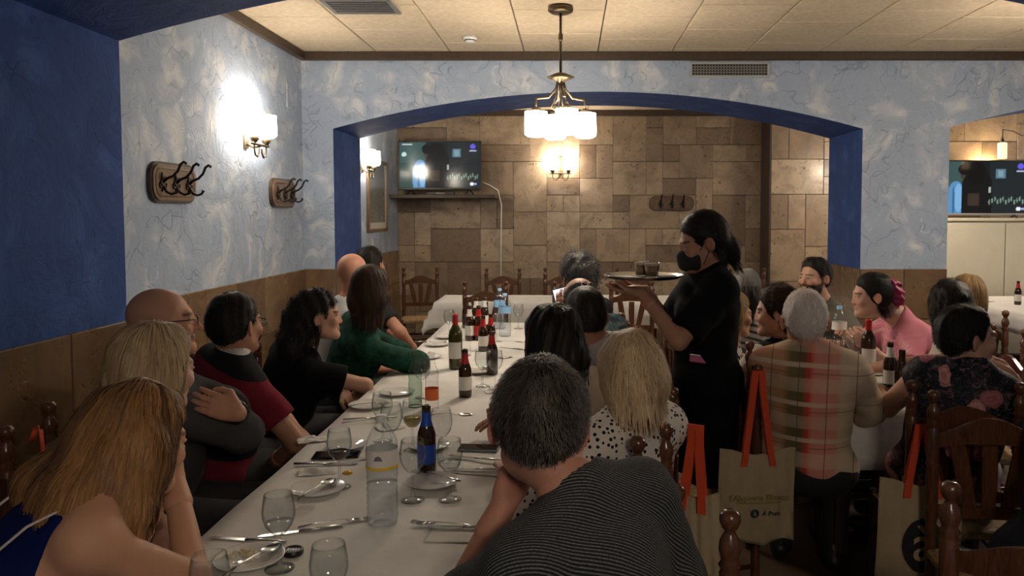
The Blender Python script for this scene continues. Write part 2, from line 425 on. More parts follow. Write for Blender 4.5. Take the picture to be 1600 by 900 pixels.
dado_run(wn,(NX0,NA0,0),(NX0,NA1,0)); dado_run(wl,(XL,-.6,0),(XL,NA0,0)); dado_run(wn,(XL,NA0,0),(NX0,NA0,0))
# brown cornice strips
def trim(name,lo,hi,label): struct(MB().box(lo,hi,.006).build(name,M_TRIM),label,'trim')
trim('trim_1',(XL,FA0-.045,CEIL-.065),(XR,FA0,CEIL),'dark wooden cornice strip along the top of the far arch wall')
trim('trim_2',(XL,NA1,CEIL-.065),(XL+.045,FA0-.045,CEIL),'dark wooden cornice strip along the top of the left wall')
trim('trim_3',(XL,YB-.05,CEIL-.075),(STX,YB-.02,CEIL),'dark wooden cornice strip above the rear travertine wall')
trim('trim_4',(STX,YB2-.05,CEIL-.075),(XR,YB2-.02,CEIL),'dark wooden cornice strip above the stepped rear wall')
trim('trim_5',(STX-.022,YB2-.03,0),(STX+.002,YB-.02,CEIL-.08),'dark brown return where the rear wall steps forward')
# ------------------------------------------------------------------ ceiling and wall fittings
def vent(name,loc,w,h,axis,nx,nz,label):
    t=empty(name,loc,0,label,'vent')
    if axis=='wall':
        m=MB(); b=.02
        m.box((-w/2,-.014,-h/2),(w/2,0,-h/2+b),.003).box((-w/2,-.014,h/2-b),(w/2,0,h/2),.003).box((-w/2,-.014,-h/2+b),(-w/2+b,0,h/2-b),.003).box((w/2-b,-.014,-h/2+b),(w/2,0,h/2-b),.003)
        m.build('frame',simple('pale_grey_frame',(.40,.42,.42),.6),t)
        MB().box((-w/2+b,-.002,-h/2+b),(w/2-b,0,h/2-b)).build('backing',M_DARKV,t)
        for i in range(1,nx):
            x=-w/2+b+(w-2*b)*i/nx; MB().box((x-.0035,-.009,-h/2+b),(x+.0035,-.003,h/2-b)).build('bar',M_GREYM,t)
        for j in range(1,nz):
            z=-h/2+b+(h-2*b)*j/nz; MB().box((-w/2+b,-.011,z-.005),(w/2-b,-.004,z+.005)).build('louvre',M_GREYM,t)
    else:
        b=.03; m=MB()
        m.box((-w/2,-h/2,-.012),(w/2,-h/2+b,0),.003).box((-w/2,h/2-b,-.012),(w/2,h/2,0),.003).box((-w/2,-h/2+b,-.012),(-w/2+b,h/2-b,0),.003).box((w/2-b,-h/2+b,-.012),(w/2,h/2-b,0),.003)
        m.build('frame',M_GREYM,t); MB().box((-w/2+b,-h/2+b,-.003),(w/2-b,h/2-b,0)).build('backing',M_DARKV,t)
        for j in range(nz):
            y=-h/2+b+(h-2*b)*(j+.5)/nz
            MB().box((-w/2+b,y-.009,-.01),(w/2-b,y+.009,-.004)).build('louvre',M_GREYM,t)
    return t
vent('wall_vent',pt(1140,109,FA0),.63,.125,'wall',26,4,'grey air grille in the stucco above the far arch')
vent('ceiling_vent',(-1.27,4.74,CEIL),.42,.34,'ceil',1,7,'grey louvred vent set into the ceiling panels at the left')
sd=empty('smoke_detector',(-.71,5.55,CEIL),0,'small round cream smoke detector on the ceiling','smoke detector')
MB().lathe([(0,-.045),(.03,-.045),(.036,-.03),(.05,-.022),(.052,0)],20,(0,0,0)).build('body',M_WHITEPL,sd)
MB().lathe([(.037,-.034),(.042,-.028),(.037,-.022)],20,(0,0,0),caps=False).build('slot_ring',M_DARKV,sd)
# outlined switch cover painted over on the left wall
sw=empty('wall_plate',(XL,0,0),0,'blank square cover painted into the left wall near the corner','cover plate')
p=pt(455,150,5.82); MB().box((0,-.05,-.09),(.006,.05,.09),.003).build('plate',M_STUC,sw,(0,5.82,p[2]))
# coat racks
def coat_rack(loc,rz,label,w=.46,h=.21):
    t=empty('coat_rack',loc,rz,label,'coat rack','coat racks on the walls')
    def rr(a,b,r,n=6):
        o=[]
        for cx,cz,s in ((a-r,b-r,0),(-a+r,b-r,90),(-a+r,-b+r,180),(a-r,-b+r,270)):
            for k in range(n+1): o.append((cx+r*math.cos(R(s+90*k/n)),cz+r*math.sin(R(s+90*k/n))))
        return o
    MB().prism(rr(w/2,h/2,.075),-.022,-.001).build('backboard',M_PLAQD,t)
    MB().prism(rr(w/2-.012,h/2-.012,.066),-.030,-.022).build('panel',M_PLAQ,t)
    m=MB(); o=rr(w/2-.034,h/2-.034,.05); m.tube([(x,-.0305,z) for x,z in o]+[(o[0][0],-.0305,o[0][1])],.0028,5); m.build('inlay',simple('inlay_line',(.10,.035,.018),.5) if 'inlay_line' not in bpy.data.materials else bpy.data.materials['inlay_line'],t)
    for i in (-1,0,1):
        x=i*.135
        hk=MB(); hk.prism([(x+.030*math.cos(R(a)) *(1 if k%2 else .45),.0+.052*math.sin(R(a))*(1 if k%2 else .5)) for k,a in enumerate(range(0,360,36))],-.037,-.030)
        hk.tube([(x,-.035,.0),(x,-.055,.018),(x,-.085,.03),(x,-.11,.055),(x,-.125,.09),(x,-.142,.102),(x,-.155,.092)],[.008,.0075,.007,.007,.007,.0075,.008],8)
        hk.tube([(x,-.035,-.02),(x,-.05,-.05),(x,-.075,-.062),(x,-.10,-.055),(x,-.112,-.035)],[.007,.007,.0065,.006,.009],8)
        hk.tube([(x,-.034,-.02),(x-.028,-.034,-.03),(x-.035,-.034,-.005)],.004,6); hk.tube([(x,-.034,-.02),(x+.028,-.034,-.03),(x+.035,-.034,-.005)],.004,6)
        hk.build('hook',M_IRON,t)
    return t
def leftY(px): return -XL*FPX/(PPX-px)*1.0
y1=leftY(268); coat_rack((XL,y1,pt(268,286,y1)[2]),R(90),'larger looking wooden coat rack on the left wall, nearest to the deep blue reveal')
y2=leftY(440); coat_rack((XL,y2,pt(440,302,y2)[2]),R(90),'wooden coat rack on the left wall close to the corner with the arch wall')
p=pt(1049,318,YB-.02); coat_rack((p[0],YB-.02,p[2]),0,'reddish wooden coat rack on the travertine wall behind the waitress',.54,.18)
# ------------------------------------------------------------------ lamps
M_SHADE=emit('lit_opal_glass',(1.0,.88,.72),LAMP)
M_SHADE2=emit('lit_opal_glass_dim',(1.0,.72,.38),1.6)
def shade(parent,c,r=.068,h=.145,mat=None):
    prof=[(r*.75,.0),(r*1.0,.012),(r*1.03,.04),(r,h),(r-.005,h),(r*.95,.03)]
    MB().lathe(prof,14,c,caps=False).build('shade',mat or M_SHADE,parent)
def sconce(loc,rz,label):
    """two-light wall lamp; local -y leaves the wall"""
    t=empty('wall_lamp',loc,rz,label,'wall lamp','two light wall lamps')
    MB().prism([(-.028,-.10),(.028,-.10),(.034,-.06),(.03,.13),(0,.15),(-.03,.13),(-.034,-.06)],-.014,-.001).build('backplate',M_BRASS,t)
    MB().tube([(0,-.012,-.07),(0,-.05,-.09),(0,-.10,-.085)],.008,8).build('arm',M_BRASS,t)
    MB().box((-.13,-.112,-.083),(.13,-.088,-.067),.004).build('crossbar',M_BRASS,t)
    for s in (-1,1):
        x=s*.095
        MB().tube([(x,-.10,-.06),(x,-.10,-.11),(x-s*.012,-.10,-.145),(x-s*.045,-.10,-.155),(x-s*.07,-.10,-.13),(x-s*.075,-.1,-.10)],.006,8).build('scroll',M_BRASS,t)
        MB().lathe([(.012,-.07),(.028,-.05),(.030,-.02),(.024,-.018)],14,(x,-.10,0)).build('cup',M_BRASS,t)
        shade(t,(x,-.10,-.02))
    return t
yl=5.02; sconce((XL,yl,pt(393,196,yl)[2]-.05),R(90),'two light wall lamp glowing on the pale left wall above the coat racks')
ys=leftY(566); sconce((XL,ys,2.12),R(90),'wall lamp seen through the arch beside the framed picture')
p=pt(876,262,YB-.02); sconce((p[0],YB-.02,p[2]),0,'two light wall lamp on the rear travertine wall below the hanging lamp')
def chandelier(loc,label):
    t=empty('hanging_lamp',loc,0,label,'hanging lamp')
    MB().lathe([(0,-.001),(.075,-.001),(.078,-.03),(.06,-.042),(.0,-.045)],24,caps=False).build('ceiling_rose',M_BRASS,t)
    MB().tube([(0,0,-.03),(0,0,-.42)],.008,8).lathe([(.008,-.16),(.014,-.17),(.014,-.2),(.008,-.21)],10).build('rod',M_BRASS,t)
    MB().lathe([(.0,-.40),(.03,-.405),(.085,-.43),(.05,-.445),(.02,-.46),(0,-.465)],20,caps=False).build('hub',M_BRASS,t)
    rr=.155
    for k in range(4):
        a=R(14+90*k); c,s=math.cos(a),math.sin(a)
        MB().tube([(.012*c,.012*s,-.43),(.03*c,.03*s,-.50),(.075*c,.075*s,-.555),(rr*c,rr*s,-.565)],.007,8).tube([(rr*c,rr*s,-.56),(rr*c,rr*s,-.64)],.006,8).build('arm',M_BRASS,t)
        MB().tube([(.01*c,.01*s,-.44),(.035*c,.035*s,-.56),(.06*c,.06*s,-.62),(.0,.0,-.645)],.005,6).build('brace',M_BRASS,t)
        MB().lathe([(.01,-.615),(.026,-.625),(.03,-.655),(.024,-.66)],14,(rr*c,rr*s,0)).build('cup',M_BRASS,t)
        shade(t,(rr*c,rr*s,-.795),.068,.15)
    return t
chandelier((-.055,4.76,CEIL),'hanging lamp with four glowing opal glass shades in front of the arch')
chandelier((.6,-.9,CEIL),'unseen hanging lamp added behind the viewpoint to light the foreground')  # added lamp, never in view, lifts the light on the foreground
chandelier((3.05,4.3,CEIL),'unseen hanging lamp added at the right to brighten the pillar wall')  # no lamp seen here; added to light the pillar between the arches
chandelier((6.4,7.4,CEIL),'unseen hanging lamp added in the right room to brighten the cabinet')  # unseen lamp put in so the cream cabinet gets brighter
chandelier((3.45,7.9,CEIL),'unseen hanging lamp added behind the pillar to brighten the rear wall')  # added out of sight to brighten the rear travertine
# pendant strings in the room at the right
pl=empty('pendant_lamp',(0,0,0),0,'small glass pendant lamp hanging from a draped cable before the right television','pendant lamp')
a=pt(1566,236,7.6); MB().lathe([(.042,-.075),(.042,.075),(.036,.08),(.012,.085)],16,tuple(a),caps=False).build('shade',M_SHADE2,pl)
MB().lathe([(.014,.08),(.014,.12),(.004,.125)],10,tuple(a)).tube([a+np.array((0,0,.12)),a+np.array((0,0,.21)),a+np.array((.10,0,.195)),a+np.array((.25,.1,.16)),a+np.array((.45,.2,.22)),(a[0]+.6,8.0,CEIL)],.005,6).build('cable',M_BLACK,pl)
pl2=empty('pendant_lamp',(0,0,0),0,'glass pendant lamp at the right edge of the view before the television','pendant lamp')
b=pt(1612,240,7.8); MB().lathe([(.042,-.075),(.042,.075),(.036,.08),(.012,.085)],16,tuple(b),caps=False).build('shade',M_SHADE2,pl2)
MB().tube([b+np.array((0,0,.08)),(b[0],b[1],CEIL)],.005,6).build('cable',M_BLACK,pl2)
ul=empty('added_uplight',(pt(1540,262,YB2-.06)[0],YB2-.06,pt(1540,262,YB2-.06)[2]),0,'unseen uplight added behind the right television for the glow on the travertine','wall lamp')  # unseen source added for the warm glow on the tiles above the television
MB().box((-.09,-.03,-.05),(.09,.038,-.012),.004).build('housing',M_BLACK,ul); MB().box((-.08,-.02,-.012),(.08,.02,-.004)).build('lit_strip',emit('added_uplight_glow',(1.0,.70,.36),650.0),ul)
# ------------------------------------------------------------------ televisions
def screen_colors(n,mh):
    u=(np.arange(n)+.5)/n; v=(np.arange(mh)+.5)/mh; U,V=np.meshgrid(u,v,indexing='ij')
    c=np.zeros((n,mh,3)); c[:]=(.010,.012,.013)
    def put(mask,col,a=1.0): c[mask]=(1-a)*c[mask]+a*np.array(col)
    put((U<.33),(.030,.065,.060)); put((U<.33)&(V>.55),(.045,.090,.082)); put((U>.60),(.016,.020,.022))
    put(((U-.06)/.03)**2+((V-.73)/.05)**2<1,(.5,.75,.72))
    put(((U-.36)/.055)**2+((V-.72)/.10)**2<1,(.055,.042,.035)); put(((U-.33)/.05)**2+((V-.84)/.10)**2<1,(.004,.004,.004))
    put(((((U-.26)/.10)**2+((V-.22)/.40)**2)<1),(.10,.28,.52)); put(((((U-.285)/.045)**2+((V-.30)/.27)**2)<1),(.20,.43,.70)); put(((((U-.235)/.012)**2+((V-.22)/.3)**2)<1),(.05,.14,.28))
    put((U>.32)&(U<.62)&(V<.60+.35*np.sin((U-.32)*10)),(.008,.007,.007)); put(((U-.46)/.11)**2+((V-.78)/.2)**2<1,(.006,.005,.005))
    put((abs(U-.44)<.06)&(V<.38)&(V>.15),(.045,.030,.022))
    put((abs(U-.71)<.05)&(abs(V-.76)<.09),(.11,.20,.26)); put((abs(U-.71)<.03)&(abs(V-.76)<.06),(.2,.33,.38))
    for k in range(14): put(((U-(.60+.028*k))/.008)**2+((V-(.22+.03*(k%3)))/.05)**2<1,(.20,.30,.24))
    put((abs(U-.60)<.012)&(abs(V-.45)<.05),(.4,.45,.42))
    put(((U-.91)/.033)**2+((V-.90)/.055)**2<1,(.13,.10,.75)); put((abs(U-.91)<.04)&(abs(V-.81)<.012),(.5,.5,.8))
    put(((U-.895)/.024)**2+((V-.09)/.04)**2<1,(.9,.9,.92)); put((abs(U-.94)<.014)&(abs(V-.09)<.02),(.35,.45,.9))
    put((abs(U-.10)<.06)&(abs(V-.945)<.010),(.55,.58,.6))
    return c
def television(loc,rz,w,h,label,bez=M_BLACK,low=M_BLACK,lg=.06):
    t=empty('television',loc,rz,label,'television','televisions showing the same film'); b=.014
    MB().box((-w/2,.0,lg),(w/2,.05,lg+h),.006).build('housing',M_BLACK,t)
    f=MB().box((-w/2,-.008,lg+h-b),(w/2,0,lg+h),.002).box((-w/2,-.008,lg+b*1.6),(-w/2+b,0,lg+h-b)).box((w/2-b,-.008,lg+b*1.6),(w/2,0,lg+h-b)); f.build('bezel',bez,t)
    MB().box((-w/2,-.010,lg),(w/2,0,lg+b*1.6),.002).build('lower_bezel',low,t)
    n,mh=128,72; x=np.linspace(-w/2+b,w/2-b,n+1); z=np.linspace(lg+b*1.6,lg+h-b,mh+1)
    X,Z=np.meshgrid(x,z,indexing='ij'); V=np.stack([X.ravel(),np.full(X.size,-.002),Z.ravel()],1)
    I,J=np.meshgrid(np.arange(n),np.arange(mh),indexing='ij'); q=(I*(mh+1)+J).ravel()
    Q=np.stack([q,q+mh+1,q+mh+2,q+1],1); cc=screen_colors(n+1,mh+1).reshape(-1,3)
    sc=bpy.data.objects.new('screen',np_mesh('screen',V,Q,M_SCREEN,smooth=False,colors=cc)); link(sc,t)
    for s in (-1,1): MB().tube([(s*w*.36,.02,lg+.005),(s*w*.36-.03,-.09,.006)],.009,6).tube([(s*w*.36,.02,lg+.005),(s*w*.36+.03,.13,.006)],.009,6).build('foot',M_BLACK,t)
    return t
TVY=9.12; a=pt(623,300,TVY); b=pt(752,300,TVY); wv=b[0]-a[0]; shz=pt(690,304,TVY-.1)[2]
sh=MB().box((pt(614,300,TVY)[0],TVY-.16,shz-.045),(pt(776,300,TVY)[0],YB-.02,shz),.006).build('wall_shelf',M_TRIM); tag(sh,'dark wooden shelf under the left television on the travertine wall','shelf')
television(((a[0]+b[0])/2,TVY,shz+.0005),0,wv,wv*.585,'black television on the dark wall shelf in the rear room')
cbl=MB().tube([(b[0]+.01,TVY+.075,shz+.15),(b[0]+.08,TVY+.12,shz+.12),(b[0]+.17,YB-.04,shz+.06),(b[0]+.21,YB-.04,shz-.12),(b[0]+.205,YB-.035,shz-.6),(b[0]+.20,YB-.035,.35)],.008,8).build('power_cable',M_WHITEPL); tag(cbl,'white cable running from the left television down the travertine wall','cable')
# set top box under the television
stb=empty('media_box',(pt(690,300,TVY)[0],TVY-.05,shz+.0005),0,'small black media box on the shelf under the left television','media box')
MB().box((-.16,-.05,0),(.16,.04,.03),.004).build('case',M_BLACK,stb); MB().box((-.05,-.052,.01),(.05,-.049,.02)).build('display',M_GREYM,stb)
# framed picture on the left wall of the rear room
ya,yb=leftY(573),leftY(603); za,zb=pt(590,250,(ya+yb)/2)[2],pt(590,362,(ya+yb)/2)[2]
pf=empty('framed_picture',(XL,(ya+yb)/2,(za+zb)/2),R(90),'framed black and white crowd photograph beside the wall lamp','picture')
w,h=abs(yb-ya),za-zb; fr=MB(); b=.035
fr.box((-w/2,-.03,-h/2),(w/2,-.001,-h/2+b),.004).box((-w/2,-.03,h/2-b),(w/2,-.001,h/2),.004).box((-w/2,-.03,-h/2+b),(-w/2+b,-.001,h/2-b),.004).box((w/2-b,-.03,-h/2+b),(w/2,-.001,h/2-b),.004); fr.build('frame',M_PLAQ,pf)
n,mh=40,60; x=np.linspace(-w/2+b,w/2-b,n+1); z=np.linspace(-h/2+b,h/2-b,mh+1); X,Z=np.meshgrid(x,z,indexing='ij')
V=np.stack([X.ravel(),np.full(X.size,-.012),Z.ravel()],1); I,J=np.meshgrid(np.arange(n),np.arange(mh),indexing='ij'); q=(I*(mh+1)+J).ravel(); Q=np.stack([q,q+mh+1,q+mh+2,q+1],1)
U=(X/w+.5); T=(Z/h+.5); rs=np.random.RandomState(3); g=.10+.10*rs.rand(*X.shape); g[T>.62]=.16+.02*rs.rand((T>.62).sum()); g[(T<.13)]=.5; g[(U<.1)|(U>.9)|(T>.94)]=.5
o=bpy.data.objects.new('print',np_mesh('print',V,Q,M_PRINT,smooth=False,colors=np.stack([g.ravel(),g.ravel()*1.0,g.ravel()*.92],1))); link(o,pf)
# cabinet, television and things in the room at the right
cb=empty('cabinet',(5.3,8.52,0),0,'tall cream cabinet with flat doors below the right television','cabinet')
MB().box((-1.9,-.28,.08),(1.9,.48,1.53)).build('carcass',M_CAB,cb); MB().box((-1.92,-.31,1.53),(1.92,.48,1.56),.004).build('worktop',M_CAB,cb); MB().box((-1.88,-.24,0),(1.88,.46,.08)).build('plinth',M_TRIM,cb)
for i in range(6): MB().box((-1.9+.634*i+.006,-.30,.10),(-1.9+.634*(i+1)-.006,-.28,1.51),.004).build('door',M_CAB,cb)
a=pt(1451,340,8.45); b=pt(1608,340,8.45); television(((a[0]+b[0])/2,8.45,1.561),0,b[0]-a[0],(b[0]-a[0])*.545,'television with silver lower edge on the cream cabinet at the right',M_BLACK,M_SILVER,.03)
# ------------------------------------------------------------------ chairs
def make_chair():
    """seat centre at origin, chair faces +x, back posts at x=-.2"""
    t=empty('dining_chair',(0,0,0)); tag(t,'chair','chair')
    H=1.0; bx=-.20; hw=.185
    post=[(.016,0),(.018,.04),(.018,.40),(.0185,.42),(.0185,.50),(.021,.515),(.017,.53),(.021,.56),(.0215,.70),(.018,.73),(.0225,.745),(.018,.76),(.0215,.79),(.022,.868),(.0175,.876),(.0235,.886),(.017,.896),(.019,.903),(.0235,.918),(.0215,.935),(.013,.951),(.011,.957),(.016,.963),(.0225,.978),(.0215,.991),(.012,.9995),(0,1.0)]
    for s in (-1,1):
        MB().lathe([(r,z) for r,z in post],14,(bx,s*hw,0)).build('back_post',M_CHAIR,t)
        MB().lathe([(.013,0),(.02,.06),(.016,.09),(.021,.16),(.021,.36),(.017,.38),(.023,.40),(.023,.455),(.014,.462)],12,(.19,s*.20,0)).build('front_leg',M_CHAIR,t)
    st=MB(); n=12   # woven seat, slightly cushioned
    V=[];F=[]
    for i in range(n+1):
        for j in range(n+1):
            u,v=i/n*2-1,j/n*2-1; z=.452+.014*(1-u*u)*(1-v*v)-.012*min(abs(u),abs(v))*0.5 + (.003*math.cos(40*max(abs(u),abs(v))))
            V.append((u*.20,v*(.205+.012*u),z))
    for i in range(n):
        for j in range(n): a=i*(n+1)+j; F.append((a,a+n+1,a+n+2,a+1))
    st.add(V,F,0,True); st.box((-.20,-.20,.415),(.20,.20,.45),.008); st.build('seat',M_RUSH,t)
    def rail(z0,z1,crest,name,thick=.018):
        pl=[]; k=16
        for i in range(k+1):
            y=-hw+2*hw*i/k; u=y/hw; pl.append((y,z1+crest*(math.cos(u*math.pi)*.5+.5)**1.0*(1-abs(u)**6)))
        for i in range(k,-1,-1):
            y=-hw+2*hw*i/k; u=y/hw; pl.append((y,z0+crest*.35*(1-u*u)))
        Mx=Matrix(((0,1,0,bx),(1,0,0,0),(0,0,1,0),(0,0,0,1)))
        MB().prism(pl,-thick/2,thick/2,0,Mx).build(name,M_CHAIR,t)
    rail(.80,.852,.055,'crest_rail'); rail(.56,.60,0,'lower_rail')
    for s in (-1,0,1):
        Mx=Matrix(((0,1,0,bx),(1,0,0,0),(0,0,1,0),(0,0,0,1)))
        MB().prism([(s*.062-.021,.598),(s*.062+.021,.598),(s*.088+.028,.72),(s*.105+.024,.812),(s*.105-.024,.812),(s*.088-.024,.72)],-.006,.006,0,Mx).build('splat',M_CHAIR,t)
    for z in (.17,.30):
        for s in (-1,1): MB().tube([(bx,s*hw,z),(.19,s*.20,z)],.010,8).build('stretcher',M_CHAIR,t)
    MB().tube([(.19,-.20,.24),(.19,.20,.24)],.010,8).build('stretcher',M_CHAIR,t); MB().tube([(bx,-hw,.24),(bx,hw,.24)],.010,8).build('stretcher',M_CHAIR,t)
    return t
_ch=make_chair(); _used=[False]
def chair(x,y,deg,label,group='turned wood dining chairs'):
    if not _used[0]:
        _used[0]=True; _ch.location=(x,y,0); _ch.rotation_euler=(0,0,R(deg)); _ch['label']=label; _ch['group']=group; return _ch
    return copy_tree(_ch,None,(x,y,0),R(deg),label,group)
def chair_by_posts(p,q,label):
    """back posts at plan points p (the chair's right side) and q"""
    p,q=np.array(p,float),np.array(q,float); m=(p+q)/2; d=q-p; a=math.atan2(d[1],d[0])-math.pi/2
    return chair(m[0]+.2*math.cos(a),m[1]+.2*math.sin(a),math.degrees(a),label)
# right row of the long table (they face the table, -x)
chair_by_posts((.327,1.53),(.36,1.17),'turned post chair at the bottom edge left of the hanging tote bag')
chair_by_posts((.185,2.04),(.235,1.69),'turned post chair right behind the man in the striped dark shirt')
chair_by_posts((.33,2.55),(.275,2.17),'turned post chair holding an orange strapped bag beside the dotted blouse')
chair_by_posts((.385,3.01),(.36,2.66),'turned post chair hidden behind the blonde woman and the waitress')
chair(.14,3.36,180,'turned post chair of the man in the white shirt')
chair(.13,3.86,180,'turned post chair of the man looking at his phone')
chair(.12,4.50,180,'turned post chair of the curly grey haired guest')
# left row (face +x)
for x,y,a,l in ((-1.24,1.40,40,'turned post chair of the long haired woman at the lower left corner'),(-1.38,2.00,8,'turned post chair at the left edge with an orange strap over its post'),(-1.47,2.62,0,'turned post chair of the bald man with glasses'),(-1.45,3.14,0,'turned post chair of the man in the striped polo shirt'),(-1.40,3.72,0,'turned post chair of the curly haired woman in black'),(-1.30,4.26,0,'turned post chair of the woman in dark green'),(-1.45,4.80,0,'turned post chair of the bald man in white by the pillar'),(-1.50,5.46,0,'turned post chair of the dark haired guest inside the arch')):
    chair(x,y,a,l)
# rear room
chair(-1.66,8.50,-80,'empty turned post chair in the corner under the left television')
for x,l in ((-.75,'empty chair behind the rear white table left of the white cable'),(-.09,'empty chair behind the rear white table below the wall lamp'),(.72,'empty chair behind the rear white table left of the tray'),(2.0,'chair at the foot of the dark wall step')):
    chair(x,8.42,-90,l)
for x,l in ((-.76,'empty chair in front of the rear white table beyond the bottles'),(.05,'empty chair before the rear white table beside the lit phone'),(.56,'empty chair before the rear white table under the tray')):
    chair(x,7.10,90,l)
# right table
chair_by_posts((.68,3.42),(.755,3.06),'turned post chair with the cream tote bag behind the plaid shirt')
chair(.98,3.86,20,'turned post chair of the dark haired woman in profile')
chair(.80,4.38,5,'turned post chair of the fair fringed woman behind the waitress')
chair(1.04,4.86,20,'turned post chair of the grey topped guest')
chair(1.45,2.94,84,'turned post chair of the woman in the floral blouse')
chair_by_posts((1.262,2.60),(1.60,2.56),'large looking turned post chair with a tote bag at the right edge')
chair_by_posts((1.06,1.42),(.872,1.68),'turned post chair at the lower right corner of the view')
chair(1.97,3.78,175,'turned post chair of the black haired woman in a white top')
chair(2.14,4.40,175,'turned post chair of the woman in the pink shirt')
chair(2.50,4.93,190,'turned post chair of the fair haired guest near the right arch')
chair(1.60,5.32,-95,'turned post chair of the bearded man')
chair(2.64,4.08,62,'dark turned post chair beside the hand raised to the face at right')
chair(3.55,7.0,0,'chair at the left end of the white table in the right room')
# ------------------------------------------------------------------ tables and cloths
M_TWOOD=simple('table_wood',(.05,.03,.018),.5)
def table(x0,x1,y0,y1,z,label):
    t=empty('dining_table',((x0+x1)/2,(y0+y1)/2,0),0,label,'table'); w,h=(x1-x0)/2,(y1-y0)/2
    MB().box((-w+.01,-h+.01,z-.035),(w-.01,h-.01,z-.006),.004).build('tabletop',M_TWOOD,t)
    MB().box((-w+.06,-h+.06,z-.12),(w-.06,h-.06,z-.035)).build('apron',M_TWOOD,t)
    for a in (-1,1):
        for b in (-1,1): MB().box((a*(w-.08)-.03,b*(h-.08)-.03,0),(a*(w-.08)+.03,b*(h-.08)+.03,z-.035),.004).build('leg',M_TWOOD,t)
def tablecloth(x0,x1,y0,y1,z,drop,label,seed=1,corner=0.0,res=.06):
    rs=np.random.RandomState(seed); nx=max(6,int((x1-x0)/res)); ny=max(6,int((y1-y0)/res)); nd=max(3,int(drop/.05))
    xs=np.concatenate([x0-np.linspace(drop,drop/nd,nd),np.linspace(x0,x1,nx+1),x1+np.linspace(drop/nd,drop,nd)])
    ys=np.concatenate([y0-np.linspace(drop,drop/nd,nd),np.linspace(y0,y1,ny+1),y1+np.linspace(drop/nd,drop,nd)])
    X,Y=np.meshgrid(xs,ys,indexing='ij'); dx=np.maximum(0,np.maximum(x0-X,X-x1)); dy=np.maximum(0,np.maximum(y0-Y,Y-y1))
    d=np.maximum(dx,dy)+.35*np.minimum(dx,dy)
    PX=np.clip(X,x0,x1); PY=np.clip(Y,y0,y1); s=Y+X
    wav=(.010*np.sin(s*9+seed)+.008*np.sin(s*17+2*seed))*np.clip(d/drop,0,1)
    nxv=np.sign(X-(x0+x1)/2)*(dx>0); nyv=np.sign(Y-(y0+y1)/2)*(dy>0)
    both=((dx>0)&(dy>0))
    out=.012*(d>0)+wav*(d>0)+corner*both*np.minimum(dx,dy)/drop
    PX=PX+nxv*(out+.06*np.clip(d/drop,0,1)*.3); PY=PY+nyv*(out+.06*np.clip(d/drop,0,1)*.3)
    PZ=z-d+(.0022*np.sin(X*7+1.3*np.sin(Y*3+seed))+.0015*np.sin(Y*11+X*4))*(d==0)*1.0
    V=np.stack([PX.ravel(),PY.ravel(),PZ.ravel()],1); n2=len(ys); I,J=np.meshgrid(np.arange(len(xs)-1),np.arange(n2-1),indexing='ij'); q=(I*n2+J).ravel()
    c0=np.array(((x0+x1)/2,(y0+y1)/2,0)); me=np_mesh('tablecloth',V-c0,np.stack([q,q+n2,q+n2+1,q+1],1),M_CLOTH)
    o=bpy.data.objects.new('tablecloth',me); link(o); o.location=c0; md_=o.modifiers.new('t','SOLIDIFY'); md_.thickness=.003; md_.offset=1
    return tag(o,label,'tablecloth')
TX0,TX1,TY0,TY1,TZ=-.97,-.09,1.30,6.02,.75
for i in range(4): table(TX0+.02,TX1-.02,TY0+.02+i*1.175,TY0+.01+(i+1)*1.175,TZ-.006,('nearest table of the long row under the white cloth','second table of the long row under the white cloth','third table of the long row under the white cloth','farthest table of the long row under the white cloth')[i])
tablecloth(TX0,TX1,TY0,TY1,TZ-.003,.20,'white paper cloth covering the long dining table',2)
table(-1.28,2.05,7.42,8.05,TZ-.006,'long rear table under a white cloth below the travertine wall'); tablecloth(-1.31,2.1,7.38,8.08,TZ-.003,.24,'white cloth over the empty rear table',5,.10)
QX0,QX1,QY0,QY1=1.14,1.74,3.32,4.75
table(QX0,QX1,QY0,QY1,TZ-.006,'right hand dining table crowded with guests'); tablecloth(QX0-.01,QX1+.01,QY0-.01,QY1+.01,TZ-.003,.26,'white cloth with hanging corner on the right hand table',3,.07,.05)
table(3.85,5.3,6.35,7.95,TZ-.006,'table in the room behind the right arch'); tablecloth(3.83,5.32,6.33,7.97,TZ-.003,.16,'bright white cloth on the table behind the right arch',9,.03)
MB_n=MB()
# ------------------------------------------------------------------ tableware
_proto={}
def put(key,maker,loc,rz,name,label,cat,group):
    """first use makes the thing, later ones copy it"""
    if key not in _proto:
        t=empty(name,loc,rz,label,cat,group); maker(t); _proto[key]=t; return t
    return copy_tree(_proto[key],None,loc,rz,label,group)
def glass_maker(fill=None,h=.185,r=.036):
    def mk(t):
        s=h/.185; k=r/.036
        MB().lathe([(0,.001),(.034,.001),(.035,.003),(.020,.006),(.007,.012),(.0048,.03),(.0046,.082*s),(.008,.088*s)],20,caps=False).build('foot',M_STEM,t)
        pr=[(.004,.086*s),(.018*k,.091*s),(.031*k,.108*s),(.038*k,.130*s),(.0385*k,.145*s),(.0355*k,.168*s),(.0325*k,.185*s)]
        MB().lathe(pr+[(a-.0012,b) for a,b in pr[::-1][:-1]],22,caps=False).build('bowl',M_GLASS,t)
        if fill:
            m,f=fill; zt=(.091+(.145-.091)*f)*s
            q=[(0,.0885*s)]+[(a-.002,b+.001) for a,b in pr[1:] if b<zt]; 
            MB().lathe(q+[(q[-1][0]+.0015,zt),(0,zt)],20,caps=False).build('drink',m,t)
    return mk
GL={'empty':None,'red':(M_WINE,.45),'white':(M_WWINE,.6),'beer':(M_BEERL,.7),'water':(M_WATER,.5),'dark':(M_WINE,.8)}
